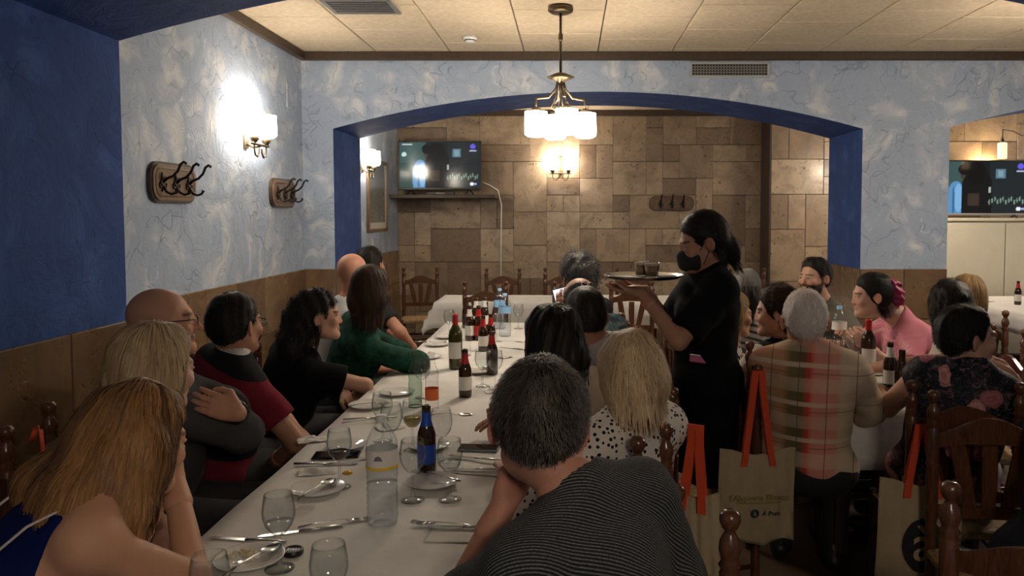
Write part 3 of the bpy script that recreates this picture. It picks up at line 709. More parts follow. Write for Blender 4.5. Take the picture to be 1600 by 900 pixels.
def wineglass(px,py,kind,label,X=None,h=.185,loc=None):
    p=onz(px,py,TZ) if loc is None else loc
    return put('glass'+kind+str(h),glass_maker(GL[kind],h),(p[0],p[1],TZ+.0005),0,'wine_glass',label,'glass','stemmed glasses on the tables')
def label_ring(t,name,mat,r,z0,z1,a0=0,a1=360,n=24):
    V=[];F=[]; k=max(4,int(n*(a1-a0)/360))
    for i in range(k+1):
        a=R(a0+(a1-a0)*i/k); V+=[(r*math.cos(a),r*math.sin(a),z0),(r*math.cos(a),r*math.sin(a),z1)]
    for i in range(k): F.append((2*i,2*i+2,2*i+3,2*i+1))
    return MB().add(V,F,0,True).build(name,mat,t)
M_RED=simple('red_foil',(.45,.012,.016),.35); M_BLUEL=simple('blue_label',(.012,.09,.55),.4); M_WHITEL=simple('white_label',(.75,.73,.68),.5); M_ORL=simple('orange_label',(.75,.16,.03),.45); M_YEL=simple('yellow_band',(.85,.55,.02),.45); M_LBLUE=simple('pale_blue_label',(.30,.55,.85),.45); M_BLKL=simple('black_label',(.012,.012,.012),.5); M_CAPB=simple('bottle_cap',(.3,.3,.32),.4,.7)
def beer_maker(neck,front,s=1.0,cap=None):
    def mk(t):
        MB().lathe([(a*s,b*s) for a,b in [(0,.0005),(.027,.0005),(.030,.004),(.0305,.02),(.0305,.118),(.0285,.135),(.020,.158),(.0145,.178),(.0132,.205),(.0145,.208),(.0145,.222),(.0128,.224),(.0,.2235)]],22,caps=False).build('bottle',M_BEER,t)
        if neck: MB().lathe([(a*s+.0005,b*s) for a,b in [(.0205,.157),(.0150,.177),(.0137,.202)]],22,caps=False).build('neck_label',neck,t)
        if front: label_ring(t,'front_label',front,.0309*s,.035*s,.098*s,180,360)
        if cap: MB().lathe([(a*s,b*s) for a,b in [(.0138,.200),(.0152,.207),(.0152,.226),(0,.227)]],18,caps=False).build('foil',cap,t)
    return mk
def beer(key,neck,front,px,py,label,s=1.0,cap=None,loc=None,rz=0):
    p=onz(px,py,TZ) if loc is None else loc
    return put('beer'+key,beer_maker(neck,front,s,cap),(p[0],p[1],TZ+.0005),rz,'beer_bottle',label,'bottle','beer bottles')
def wine_maker(glassm,foil,lab):
    def mk(t):
        MB().lathe([(0,.0005),(.034,.0005),(.0375,.005),(.038,.02),(.038,.185),(.034,.21),(.022,.23),(.0155,.245),(.0150,.29),(.0165,.292),(.0165,.30),(0,.30)],24,caps=False).build('bottle',glassm,t)
        MB().lathe([(.0158,.243),(.0156,.289),(.0170,.291),(.0170,.3015),(0,.302)],20,caps=False).build('capsule',foil,t)
        if lab: label_ring(t,'front_label',lab,.0384,.06,.15,190,330)
    return mk
def wine(key,glassm,foil,lab,px,py,label):
    p=onz(px,py,TZ); return put('wine'+key,wine_maker(glassm,foil,lab),(p[0],p[1],TZ+.0005),0,'wine_bottle',label,'bottle','wine bottles')
def water_maker(lab,band,h=.305):
    def mk(t):
        s=h/.305; pr=[(0,.004),(.020,.004),(.030,.0),(.040,.004),(.0425,.018)]
        z=.03
        while z<.145: pr+=[(.0425,z),(.0402,z+.006),(.0425,z+.012)]; z+=.018
        pr+=[(.0430,.155),(.0430,.215),(.041,.232),(.033,.252),(.020,.272),(.0135,.280),(.0128,.289)]
        MB().lathe([(a,b*s) for a,b in pr],28,caps=False).build('bottle',M_PET,t)
        MB().lathe([(a-.0025,b*s+.002) for a,b in pr[1:20]]+[(0,pr[19][1]*s+.002)],24,caps=False).build('water',M_WATER,t)
        label_ring(t,'label',lab,.0436,.165*s,.212*s)
        if band: label_ring(t,'label_band',band,.0438,.160*s,.168*s)
        MB().lathe([(.0150,.283*s),(.0152,.300*s),(.014,.302*s),(0,.302*s)],18,caps=False).build('cap',M_WHITEPL if band else M_LBLUE,t)
        if band: MB().prism([(-.012,-.006),(.012,-.006),(.008,.004),(0,.008),(-.008,.004)],-.0443,-.0437).build('emblem',M_GREYM,t,(0,0,.193*s))
    return mk
def water(key,lab,band,px,py,label,h=.305,loc=None):
    p=onz(px,py,TZ) if loc is None else loc
    return put('water'+key,water_maker(lab,band,h),(p[0],p[1],TZ+.0005),0,'water_bottle',label,'bottle','plastic water bottles')
def soda_maker(lab,z0,z1,mat):
    def mk(t):
        MB().lathe([(0,.001),(.026,.001),(.029,.006),(.0295,.10),(.027,.125),(.030,.15),(.026,.175),(.016,.20),(.0128,.225),(.0125,.24),(.0142,.242),(.0142,.25),(.012,.25)],22,caps=False).build('bottle',mat,t)
        label_ring(t,'label',lab,.0299,z0,z1)
    return mk
def soda(key,lab,z0,z1,mat,px,py,label):
    p=onz(px,py,TZ); return put('soda'+key,soda_maker(lab,z0,z1,mat),(p[0],p[1],TZ+.0005),0,'soda_bottle',label,'bottle','clear glass bottles')
def plate_maker(r=.085):
    def mk(t):
        s=r/.085
        MB().lathe([(0,.004),(.045*s,.004),(.055*s,.007),(.082*s,.015),(.085*s,.0155),(.0845*s,.0135),(.058*s,.003),(.05*s,.0005),(0,.0005)],32,caps=False).build('plate',M_CERAM,t)
    return mk
def plate(px,py,label,r=.085,loc=None):
    p=onz(px,py,TZ) if loc is None else loc
    return put('plate%.3f'%r,plate_maker(r),(p[0],p[1],TZ+.0005),0,'dessert_plate',label,'plate','dessert plates')
def spoon_mk(t):
    V=[];F=[];n=10
    for i in range(n+1):
        for j in range(7):
            u=i/n; a=(j/6-.5)*math.pi; w=.0205*math.sin(math.pi*min(1,.12+u*.88))**.6; V.append((.045*(u-.5)*1.25+.068,w*math.sin(a),.006-.006*math.cos(a)*math.sin(math.pi*u)))
    for i in range(n):
        for j in range(6): F.append((i*7+j,(i+1)*7+j,(i+1)*7+j+1,i*7+j+1))
    MB().add(V,F,0,True).build('bowl',M_STEEL,t); MB().tube([(.042,0,.006),(.02,0,.011),(-.05,0,.010),(-.09,0,.004)],[.0035,.003,.004,.006],8,flat=.4).build('handle',M_STEEL,t)
def fork_mk(t):
    m=MB()
    for k in range(4): m.tube([(.055,(k-1.5)*.0058,.004),(.08,(k-1.5)*.0062,.002),(.105,(k-1.5)*.006,.006)],[.0018,.0016,.0009],6)
    m.build('tines',M_STEEL,t); MB().tube([(.058,0,.004),(.046,0,.004),(.03,0,.009),(-.04,0,.008),(-.09,0,.003)],[.011,.009,.003,.0035,.006],8,flat=.3).build('handle',M_STEEL,t)
def knife_mk(t):
    MB().prism([(.005,0),(.10,.002),(.112,.012),(.10,.016),(.005,.014)],-.0008,.0008,0,Matrix(((1,0,0,0),(0,0,1,-.008),(0,1,0,.003),(0,0,0,1)))).build('blade',M_STEEL,t)
    MB().tube([(.008,0,.004),(-.03,0,.006),(-.105,0,.005)],[.005,.006,.0075],8,flat=.55).build('handle',M_STEEL,t)
CUT={'spoon':spoon_mk,'fork':fork_mk,'knife':knife_mk}
def cutlery(kind,px,py,deg,label,dz=0.0,loc=None):
    p=onz(px,py,TZ) if loc is None else loc
    return put(kind,CUT[kind],(p[0],p[1],TZ+.0008+dz),R(deg),kind,label,'cutlery','pieces of cutlery')
def napkin(px,py,w,h,deg,label,crump=.0,seed=1):
    p=onz(px,py,TZ); n=14; rs=np.random.RandomState(seed); ph=rs.rand(8)*6.3
    x=np.linspace(-w/2,w/2,n+1); y=np.linspace(-h/2,h/2,n+1); X,Y=np.meshgrid(x,y,indexing='ij')
    Z=.0025+crump*np.abs(np.sin(X*70+ph[0]+2*np.sin(Y*50+ph[1]))*np.cos(Y*60+ph[2]+np.sin(X*40)))+.0006*np.sin(X*50)
    if crump>0:
        rr=np.sqrt((X/w)**2+(Y/h)**2)*2; k=1-.25*np.clip(rr-.75,0,1); X=X*k; Y=Y*k; Z=Z*np.clip(1.25-rr,.12,1)+.0015
    V=np.stack([X.ravel(),Y.ravel(),Z.ravel()],1); I,J=np.meshgrid(np.arange(n),np.arange(n),indexing='ij'); q=(I*(n+1)+J).ravel()
    me=np_mesh('paper_napkin',V,np.stack([q,q+n+1,q+n+2,q+1],1),M_PAPER,smooth=True)
    o=bpy.data.objects.new('paper_napkin',me); link(o); o.location=(p[0],p[1],TZ); o.rotation_euler=(0,0,R(deg)); s=o.modifiers.new('t','SOLIDIFY'); s.thickness=.0012
    return tag(o,label,'napkin','paper napkins')
def phone(px,py,deg,label,w=.075,l=.155,case=None,loc=None):
    p=onz(px,py,TZ); t=empty('smartphone',(p[0],p[1],TZ+.001),R(deg),label,'phone')
    MB().box((-l/2,-w/2,0),(l/2,w/2,.008),.003).build('case',case or M_BLACK,t); MB().box((-l/2+.003,-w/2+.003,.008),(l/2-.003,w/2-.003,.0088)).build('screen',M_PHONE,t); return t
# long table, near end
wineglass(437,890,'water','wine glass of water standing right of the rice plate in the foreground')
wineglass(0,0,'empty','empty wine glass cut by the bottom edge right of the small tin',loc=(-.487,1.52))
wineglass(0,0,'empty','empty wine glass at the bottom edge below the bare elbow',loc=(-.705,1.47))
plate(390,878,'dessert plate with rice and a spoon in the left foreground',.083)
M_RICE=simple('cooked_rice',(.70,.60,.40),.7,var=.2,vscale=60)
rc=MB(); rnd=random.Random(4)
for i in range(70):
    a=rnd.uniform(0,6.28); d=rnd.uniform(0,.034)*1.0; Mx=Matrix.Translation((d*math.cos(a)*1.2,d*math.sin(a)*.8,.006+.014*(1-d/.036)*rnd.random()))@Matrix.Rotation(rnd.uniform(0,6.3),4,'Z')@Matrix.Rotation(rnd.uniform(-.5,.5),4,'Y')
    rc.lathe([(0,-.005),(.0022,-.003),(.0025,.002),(0,.005)],6,(0,0,0),0,True,Mx@Matrix.Rotation(1.57,4,'X'),False)
p=onz(383,872,TZ); o=rc.build('rice',M_RICE,None,(p[0],p[1],TZ+.004)); tag(o,'small heap of leftover rice on the foreground plate','food',None,'stuff')
M_CORK=simple('dark_spoon',(.03,.02,.018),.2,.6)
cutlery('spoon',395,884,70,'spoon resting in the rice on the foreground plate',.011)
ti=empty('tin',(*onz(458,866,TZ)[:2],TZ+.0005),0,'small dark round tin with pale lettering on the tablecloth','tin')
MB().lathe([(0,0),(.024,0),(.0255,.003),(.0255,.012),(.022,.014),(.020,.012),(0,.0118)],26,caps=False).build('tin_body',M_BLACK,ti); mk_=MB(); [mk_.box((-.014+.0065*i_,-.006,.0119),(-.010+.0065*i_,.006,.0124)) for i_ in range(4)]; mk_.box((.013,-.006,.0119),(.016,.006,.0124)).build('pale_marks',M_WHITEL,ti)
cutlery('knife',388,846,170,'knife lying left of the foreground wine glass'); cutlery('knife',472,832,198,'knife crossing behind the foreground wine glass'); cutlery('fork',520,820,20,'fork with tines toward the large water bottle',.002)
water('a',M_WHITEL,M_YEL,598,818,'large clear water bottle with white label and yellow band')
plate(497,768,'dessert plate holding a dark spoon left of the large bottle',.082); cutlery('spoon',494,772,75,'dark spoon lying on the plate left of the large bottle',.011)
wineglass(531,762,'red','wine glass with a little red wine beside the black phone')
napkin(497,738,.14,.08,10,'crumpled napkin between the black phone and the dark spoon plate',.018,2)
napkin(488,688,.12,.08,20,'crumpled napkin at the left cloth edge behind the black phone',.016,3)
phone(526,713,6,'black phone in front of the striped polo shirt',.075,.16)
M_ORANGE=simple('orange_peel',(.85,.42,.03),.5)
op=MB().lathe([(0,.010),(.010,.009),(.016,.004),(.017,.001),(0,.001)],14,caps=False).build('lemon_slice',M_ORANGE,None,(*onz(543,740,TZ)[:2],TZ)); tag(op,'small orange yellow fruit slice beside the red wine glass','fruit')
cutlery('knife',508,727,0,'knife lying in front of the black phone'); cutlery('fork',548,722,25,'fork lying behind the fruit slice')
plate(540,700,'dessert plate behind the black phone and the red wine glass',.075)
wineglass(645,783,'empty','empty wine glass right of the large water bottle'); wineglass(703,782,'water','wine glass of water nearest to the dark haired man')
plate(676,757,'dessert plate with a fork between the two clear wine glasses',.082); cutlery('fork',684,752,150,'fork lying on the plate below the blue labelled bottle',.012)
beer('blue',M_BLUEL,M_BLUEL,667,738,'brown beer bottle with blue neck label in the table centre')
wineglass(690,722,'empty','empty glass just behind the wine glass nearest to the dark haired man')
napkin(752,735,.17,.10,-12,'flat white napkin under cutlery right of the clear glasses',0,5); cutlery('knife',748,737,175,'knife on the flat napkin by the blue rimmed phone',.005); cutlery('knife',745,720,160,'second knife below the blue rimmed phone',.005)
phone(748,702,-4,'black phone with a pale blue edge at the right cloth edge',.07,.145,simple('pale_blue_case',(.25,.40,.48),.4))
napkin(712,836,.15,.10,-4,'flat white napkin with fork and knife near the dark haired man',0,6); cutlery('fork',700,824,170,'fork on the flat napkin near the dark haired man',.004); cutlery('knife',728,828,178,'knife on the flat napkin near the dark haired man',.004)
# long table, middle
wineglass(645,705,'white','wine glass with pale drink above the large bottle'); wineglass(612,712,'empty','empty wine glass directly behind the large water bottle cap')
wineglass(598,690,'empty','empty wine glass left of the pale drink')
plate(575,636,'dessert plate with a spoon by the left cloth edge below the elbow',.085); cutlery('spoon',578,638,20,'spoon on the plate at the left cloth edge',.012); plate(620,616,'dessert plate below the elbow of the woman in black',.085); napkin(618,608,.13,.09,5,'folded napkin on the plate below the elbow',.006,8)
cutlery('knife',577,655,15,'knife in front of the left cloth edge plate'); cutlery('fork',570,660,14,'fork in front of the left cloth edge plate')
soda('clear',M_BLKL,.0,.006,M_GREENG,649,636,'empty clear glass bottle with a dark base left of the orange label'); soda('orange',M_ORL,.045,.095,M_GLASS,675,640,'clear glass bottle with an orange label'); wineglass(660,622,'empty','empty wine glass behind the two clear bottles')
napkin(610,668,.12,.10,35,'loose napkin beside the empty wine glasses',.008,9); cutlery('spoon',703,650,5,'spoon alone on the cloth right of the orange label'); plate(670,700,'dessert plate behind the blue labelled bottle',.075)
beer('red',M_RED,M_WHITEL,727,620,'brown beer bottle with red neck standing alone in the middle'); 
wineglass(754,604,'empty','large empty wine glass left of the red necked bottles'); wineglass(774,606,'empty','empty wine glass touching the red necked bottle at right')
plate(747,582,'dessert plate behind the large empty wine glass',.08); cutlery('spoon',745,580,30,'spoon on the plate behind the large empty wine glass',.011)
beer('red2',M_RED,None,769,584,'brown beer bottle with red neck beside the big wine glasses',1.02)
napkin(772,612,.10,.08,20,'crumpled napkin below the red necked bottle by the glasses',.016,11); napkin(790,558,.09,.07,50,'crumpled napkin near the black haired woman',.02,12)
wine('olive',M_WINEB,M_RED,M_WHITEL,712,576,'olive green wine bottle with a red capsule'); soda('slim',M_WHITEL,.0,.004,M_GLASS,728,556,'slim clear glass bottle behind the green wine bottle')
plate(668,560,'dessert plate with napkin at the left cloth edge by the green blouse',.085); napkin(668,554,.10,.07,0,'crumpled napkin on the plate by the green blouse',.02,13); plate(683,540,'dessert plate with cutlery beside the green wine bottle',.08); cutlery('fork',684,538,10,'fork on the plate beside the green wine bottle',.012); cutlery('knife',672,535,4,'long knife at the left cloth edge by the green blouse')
beer('white',M_WHITEL,M_WHITEL,734,532,'dark bottle with white neck band in the far bottle cluster',1.05); beer('red3',M_RED,M_RED,748,532,'dark bottle with round red label in the far bottle cluster',1.05)
wineglass(702,526,'empty','empty wine glass left of the far bottle cluster'); plate(697,528,'dessert plate under the far left wine glass',.08)
beer('white',M_WHITEL,M_WHITEL,744,515,'dark bottle with white neck behind the red labelled one',1.05); beer('white',M_WHITEL,M_WHITEL,757,514,'dark bottle with white neck at the right of the far cluster',1.05)
beer('red',M_RED,M_WHITEL,755,549,'red necked bottle left of its twin before the far glass'); beer('red',M_RED,M_WHITEL,767,546,'red necked bottle right of its twin before the far glass'); wineglass(776,534,'empty','empty wine glass in front of the blue labelled water bottle')
water('b',M_LBLUE,None,789,526,'water bottle with pale blue label at the far end'); water('b',M_LBLUE,None,781,514,'water bottle half hidden behind its twin at the far end'); wineglass(810,514,'water','wine glass of water at the far right of the long table'); napkin(800,520,.10,.07,0,'crumpled napkin beside the far water bottles',.022,14)
cutlery('fork',797,535,0,'fork near the far water bottles'); cutlery('knife',803,546,150,'knife near the black haired woman on the far cloth'); beer('plain',None,None,729,513,'plain dark bottle at the left of the far cluster',1.05)
# right table
Q=lambda x,y:(x,y)
water('c',M_WHITEL,None,0,0,'water bottle with white label on the right hand table',.31,(1.60,4.53)); wineglass(0,0,'red','wine glass of red wine right of the white haired man',loc=(1.265,3.80)); wineglass(0,0,'beer','glass of amber beer on the right hand table',loc=(1.455,3.98)); wineglass(0,0,'empty','large clear glass behind the amber beer',loc=(1.50,4.12),h=.2)
wineglass(0,0,'white','glass with a pale lemon drink beside the water bottle on the right table',loc=(1.43,4.20))
p=onz(1355,592,TZ); wine('dark',M_BEER,M_RED,M_WHITEL,1356,588,'dark wine bottle with red capsule on the right hand table'); wineglass(0,0,'dark','wine glass of dark wine before the plaid sleeve',loc=(1.305,3.42)); wineglass(0,0,'red','low lit glass of red wine below the dark wine bottle',loc=(1.375,3.70))
beer('white',M_WHITEL,M_WHITEL,0,0,'dark bottle with white label left of the floral blouse',1.05,None,(1.545,3.67)); beer('plain',None,None,0,0,'plain brown bottle with pale neck touching the floral sleeve',1.05,None,(1.51,3.46)); beer('plain',None,None,0,0,'plain dark bottle behind the white haired man',1.05,None,(1.26,4.36)); beer('white',M_WHITEL,M_WHITEL,0,0,'white labelled bottle behind the white haired man',1.05,None,(1.30,4.45))
for (x,y,a,k,l) in ((1.40,3.50,20,'fork','fork on the right table beside the dark wine glass'),(1.43,3.43,5,'knife','knife on the right table near the hanging cloth corner'),(1.60,3.95,0,'knife','knife on the right table before the pink shirt'),(1.40,3.58,10,'spoon','spoon on the right table by the low red wine')): cutlery(k,0,0,a,l,.001,(x,y))
plate(0,0,'dessert plate in front of the pink shirt',.085,(1.62,4.05)); plate(0,0,'dessert plate on the right table behind the two brown bottles',.085,(1.58,3.84))
beer('red',M_RED,M_WHITEL,0,0,'red necked bottle on the table behind the right arch',1.05,None,(4.22,7.2)); 
o=MB().box((-.10,-.14,0),(.10,.14,.003),.001).build('menu_sheet',M_PAPER,None,(4.0,7.55,TZ+.004),.4); tag(o,'white sheet lying on the table behind the right arch','paper')
# ------------------------------------------------------------------ organic surfaces: distance fields turned into meshes
f32=np.float32
class Field:
    def __init__(s,lo,hi,h):
        s.lo=np.array(lo,f32); s.h=f32(h); n=np.ceil((np.array(hi)-np.array(lo))/h).astype(int)+1; s.n=n
        s.ax=[(s.lo[i]+s.h*np.arange(n[i])).astype(f32) for i in range(3)]; s.F=np.full(n,.25,f32)
    def _sl(s,lo,hi):
        a=np.clip(np.floor((np.array(lo)-s.lo)/s.h).astype(int),0,s.n); b=np.clip(np.ceil((np.array(hi)-s.lo)/s.h).astype(int)+1,0,s.n)
        if (b<=a).any(): return None
        return tuple(slice(int(a[i]),int(b[i])) for i in range(3))
    def grid(s,sl): return s.ax[0][sl[0]][:,None,None],s.ax[1][sl[1]][None,:,None],s.ax[2][sl[2]][None,None,:]
    def _op(s,sl,d,k,op):
        F=s.F[sl]
        if op=='add': a,b,sg=F,d,1
        else: a,b,sg=-F,d,-1           # F=max(F,-d) = -min(-F,d)
        if k>0:
            h=np.clip(.5+.5*(b-a)/k,0,1); r=b+(a-b)*h-k*h*(1-h)
        else: r=np.minimum(a,b)
        s.F[sl]=sg*r
    def cap(s,p,q,r0,r1=None,k=.03,op='add',flat=None,cut=None):
        r1=r0 if r1 is None else r1; p=np.array(p,float); q=np.array(q,float); m=max(r0,r1)+k+.05
        sl=s._sl(np.minimum(p,q)-m,np.maximum(p,q)+m)
        if sl is None: return s
        X,Y,Z=s.grid(sl); d=q-p; L=max(float(d@d),1e-9)
        t=np.clip(((X-p[0])*d[0]+(Y-p[1])*d[1]+(Z-p[2])*d[2])/L,0,1)
        dd=np.sqrt((X-p[0]-t*d[0])**2+(Y-p[1]-t*d[1])**2+(Z-p[2]-t*d[2])**2)-(r0+(r1-r0)*t)
        if cut is not None:
            c,n=np.array(cut[0],float),np.array(cut[1],float); dd=np.maximum(dd,(X-c[0])*n[0]+(Y-c[1])*n[1]+(Z-c[2])*n[2])
        s._op(sl,dd.astype(f32),k,op); return s
    def ell(s,c,r,A=None,k=.03,op='add'):
        c=np.array(c,float); r=np.array(r,float); m=r.max()+k+.05; sl=s._sl(c-m,c+m)
        if sl is None: return s
        X,Y,Z=s.grid(sl); X=X-c[0]; Y=Y-c[1]; Z=Z-c[2]
        if A is not None: X,Y,Z=[A[i][0]*X+A[i][1]*Y+A[i][2]*Z for i in range(3)]
        k0=np.sqrt((X/r[0])**2+(Y/r[1])**2+(Z/r[2])**2); k1=np.sqrt((X/r[0]**2)**2+(Y/r[1]**2)**2+(Z/r[2]**2)**2)+1e-6
        s._op(sl,(k0*(k0-1)/k1).astype(f32),k,op); return s
    def plane(s,c,n,k=0.0):
        """cut away the side n points to"""
        X,Y,Z=s.ax[0][:,None,None],s.ax[1][None,:,None],s.ax[2][None,None,:]
        d=((X-c[0])*n[0]+(Y-c[1])*n[1]+(Z-c[2])*n[2]).astype(f32)
        s.F=np.maximum(s.F,d); return s
    def func(s,fn,mode='max'):
        X,Y,Z=s.ax[0][:,None,None],s.ax[1][None,:,None],s.ax[2][None,None,:]
        d=fn(X,Y,Z).astype(f32)
        s.F=np.maximum(s.F,d) if mode=='max' else s.F+d
        return s
    def ripple(s,amp,freq,seed,n=5,an=(1,1,1)):
        rs=np.random.RandomState(seed); X,Y,Z=s.ax[0][:,None,None],s.ax[1][None,:,None],s.ax[2][None,None,:]
        acc=np.zeros(s.F.shape,f32)
        for i in range(n):
            w=rs.normal(size=3)*np.array(an); w=w/np.linalg.norm(w)*freq*rs.uniform(.6,1.5); ph=rs.rand()*6.3
            acc+=(1-np.abs(np.sin((X*w[0]+Y*w[1]+Z*w[2]+ph+.6*np.sin(X*freq*.4+i)+.6*np.sin(Z*freq*.33+2*i)).astype(f32)))*2)*.5 if i%2 else np.sin((X*w[0]+Y*w[1]+Z*w[2]+ph).astype(f32))
        s.F+=f32(amp/n**.5)*acc; return s
    def mesh(s):
        F=s.F; S=F<0; nx,ny,nz=F.shape
        c=np.zeros((nx-1,ny-1,nz-1),np.int8)
        offs=[(i,j,k) for i in (0,1) for j in (0,1) for k in (0,1)]
        for i,j,k in offs: c+=S[i:nx-1+i,j:ny-1+j,k:nz-1+k]
        act=(c>0)&(c<8); ii=np.argwhere(act)
        if len(ii)==0: return np.zeros((0,3),f32),np.zeros((0,4),np.int32)
        idx=np.full(c.shape,-1,np.int32); idx[act]=np.arange(len(ii))
        val={o:F[ii[:,0]+o[0],ii[:,1]+o[1],ii[:,2]+o[2]] for o in offs}
        pos=np.zeros((len(ii),3),f32); cnt=np.zeros(len(ii),f32)
        for a in offs:
            for ax in range(3):
                if a[ax]: continue
                b=list(a); b[ax]=1; b=tuple(b); fa,fb=val[a],val[b]; m=(fa<0)!=(fb<0)
                t=np.where(m,fa/np.where(m,fa-fb,1),0); q=np.tile(np.array(a,f32),(len(ii),1)); q[:,ax]=t
                pos+=q*m[:,None]; cnt+=m
        V=s.lo+s.h*(ii+pos/cnt[:,None]); Q=[]
        for ax in range(3):
            o1,o2=[(1,2),(2,0),(0,1)][ax]
            A=S[tuple(slice(0,-1) if d==ax else slice(1,-1) for d in range(3))]; B=S[tuple(slice(1,None) if d==ax else slice(1,-1) for d in range(3))]
            e=np.argwhere(A!=B)
            if len(e)==0: continue
            base=e.copy(); base[:,o1]+=1; base[:,o2]+=1
            def cell(d1,d2):
                x=base.copy(); x[:,o1]-=d1; x[:,o2]-=d2; return idx[x[:,0],x[:,1],x[:,2]]
            q=np.stack([cell(1,1),cell(0,1),cell(0,0),cell(1,0)],1)
            ins=A[e[:,0],e[:,1],e[:,2]]; q[~ins]=q[~ins][:,::-1]; Q.append(q)
        Q=np.concatenate(Q).astype(np.int32); Q=Q[(Q>=0).all(1)]
        return V.astype(f32),Q
    def sampler(s):
        G=np.gradient(s.F,float(s.h)); lo,h,n=s.lo,s.h,s.n
        def f(P):
            u=np.clip((P-lo)/h,0,n-1.001); i=u.astype(int); t=u-i; v=0
            for a in (0,1):
                for b in (0,1):
                    for c in (0,1):
                        w=(t[:,0] if a else 1-t[:,0])*(t[:,1] if b else 1-t[:,1])*(t[:,2] if c else 1-t[:,2]); v=v+w*s.F[i[:,0]+a,i[:,1]+b,i[:,2]+c]
            j=np.clip(np.round((P-lo)/h).astype(int),0,n-1); g=np.stack([G[k][j[:,0],j[:,1],j[:,2]] for k in range(3)],1)
            return v,g/(np.linalg.norm(g,axis=1,keepdims=True)+1e-6)
        return f
def join_np(parts):
    """[(V,Q,C,T)] -> one"""
    off=0; V=[];Q=[];C=[]
    for v,q,c in parts: V.append(v); Q.append(q+off); C.append(c); off+=len(v)
    return np.concatenate(V),np.concatenate(Q),np.concatenate(C)
unit=lambda v: np.array(v,float)/max(np.linalg.norm(v),1e-9)
# ------------------------------------------------------------------ head, hands, hair
def build_head(o,h):
    F=Field((-.125,-.16,-.235),(.125,.16,.15),h); k=.022; fem=o['fem']
    F.ell((0,-.014,.03),(.076,.096,.086),k=0); F.ell((0,.028,-.03),(.060,.064,.084),k=.03)
    F.cap((-.040,.010,-.062),(-.016,.068,-.093),.026,.020,k=.03); F.cap((.040,.010,-.062),(.016,.068,-.093),.026,.020,k=.03)
    F.ell((0,.080,-.100),(.020,.016,.016),k=.02)                                   # chin
    bw=.009 if fem else .011; F.cap((-.034,.079,.022),(.034,.079,.022),bw,bw,k=.02)                       # brow
    for s in (-1,1):
        F.ell((s*.040,.066,-.026),(.026,.022,.024),k=.02)                           # cheek
        F.ell((s*.031,.1005,.003),(.016,.012,.010),k=.010,op='sub')                  # socket
        F.cap((s*.017,.0885,.0095),(s*.046,.0835,.0080),.0048,.0048,k=.004); F.cap((s*.019,.0885,-.0075),(s*.044,.0845,-.0065),.0042,.0042,k=.005)  # lids
    F.cap((0,.088,.010),(0,(.1005 if fem else .106)*o.get('nose',1),-.029),.0080,.0105 if fem else .012,k=.014)
    for s in (-1,1): F.ell((s*.010,.095,-.034),(.0075,.009,.0075),k=.007)
    F.cap((-.018,.088,-.0565),(.018,.088,-.0565),.0065,.0065,k=.008); F.cap((-.016,.0885,-.0655),(.016,.0885,-.0655),.0070,.0070,k=.008)
    for s in (-1,1):
        A=[(math.cos(.6),s*math.sin(.6),0),(-s*math.sin(.6),math.cos(.6),0),(0,0,1)]
        F.ell((s*.087,-.014,-.008),(.0080,.022,.032),A,k=.006); F.ell((s*.094,-.006,-.006),(.006,.010,.016),A,k=.006,op='sub')
    nb=o['neck_local']; F.cap((0,-.022,-.045),nb,.050*o['nw'],.056*o['nw'],k=.035)
    V,Q=F.mesh()
    n=len(V); x,y,z=V[:,0],V[:,1],V[:,2]; C=np.tile(np.array(o['skin'],f32),(n,1))
    def tint(w,col): 
        w=np.clip(w,0,1)[:,None]; C[:]=C*(1-w)+np.array(col,f32)*w
    red=np.array(o['skin'])*np.array((1.05,.72,.66)); ss=lambda a,b,t: np.clip((t-a)/(b-a),0,1)
    tint(.5*np.exp(-(((np.abs(x)-.040)/.022)**2+((z+.028)/.022)**2))*(y>.04),red); tint(.55*np.exp(-((x/.016)**2+((z+.028)/.016)**2))*(y>.09),red); tint(.5*(np.abs(x)>.082),red)
    tint(.85*(ss(.028,.018,np.abs(x))*ss(.0135,.008,np.abs(z+.061)))*(y>.075),o.get('lips',np.array(o['skin'])*np.array((.90,.58,.56))))
    hb=o.get('brow',o['hair'][0]); tint(.75*ss(.0065,.003,np.abs(z-.0245+.10*np.clip(np.abs(x)-.035,0,1)))*((np.abs(x)>.010)&(np.abs(x)<.052))*(y>.06),hb)
    zl=np.interp(y,*zip(*o['hairline'])) if o.get('hairline') else None
    if zl is not None and o.get('stubble',0)>0: tint(o['stubble']*ss(0,.02,z-zl)*(np.abs(x)<.079),o['hair'][0])
    if o.get('beard',0)>0: tint(o['beard']*ss(-.030,-.048,z-.25*np.clip(.05-y,0,.05))*ss(-.02,.01,y)*(1-.8*(ss(.020,.014,np.abs(x))*ss(.012,.006,np.abs(z+.061)))*(y>.075)),o['hair'][0])
    if o.get('moustache'): tint(.95*ss(.034,.026,np.abs(x))*ss(.010,.005,np.abs(z+.047+.006*np.abs(x)/.03))*(y>.075),o['moustache'])
    return V,Q,C
HL={'male':[(-.10,-.078),(-.075,-.072),(-.02,-.03),(.012,-.022),(.026,.0),(.046,.045),(.075,.085),(.12,.10)],
    'low':[(-.12,-.115),(-.06,-.11),(-.01,-.06),(.015,-.05),(.030,.0),(.048,.045),(.078,.082),(.12,.10)],
    'long':[(-.12,-.30),(-.01,-.30),(.022,-.20),(.034,-.02),(.050,.045),(.080,.080),(.12,.095)],
    'fem':[(-.12,-.10),(-.05,-.085),(-.01,-.04),(.012,-.03),(.034,-.0),(.050,.045),(.080,.078),(.12,.095)]}
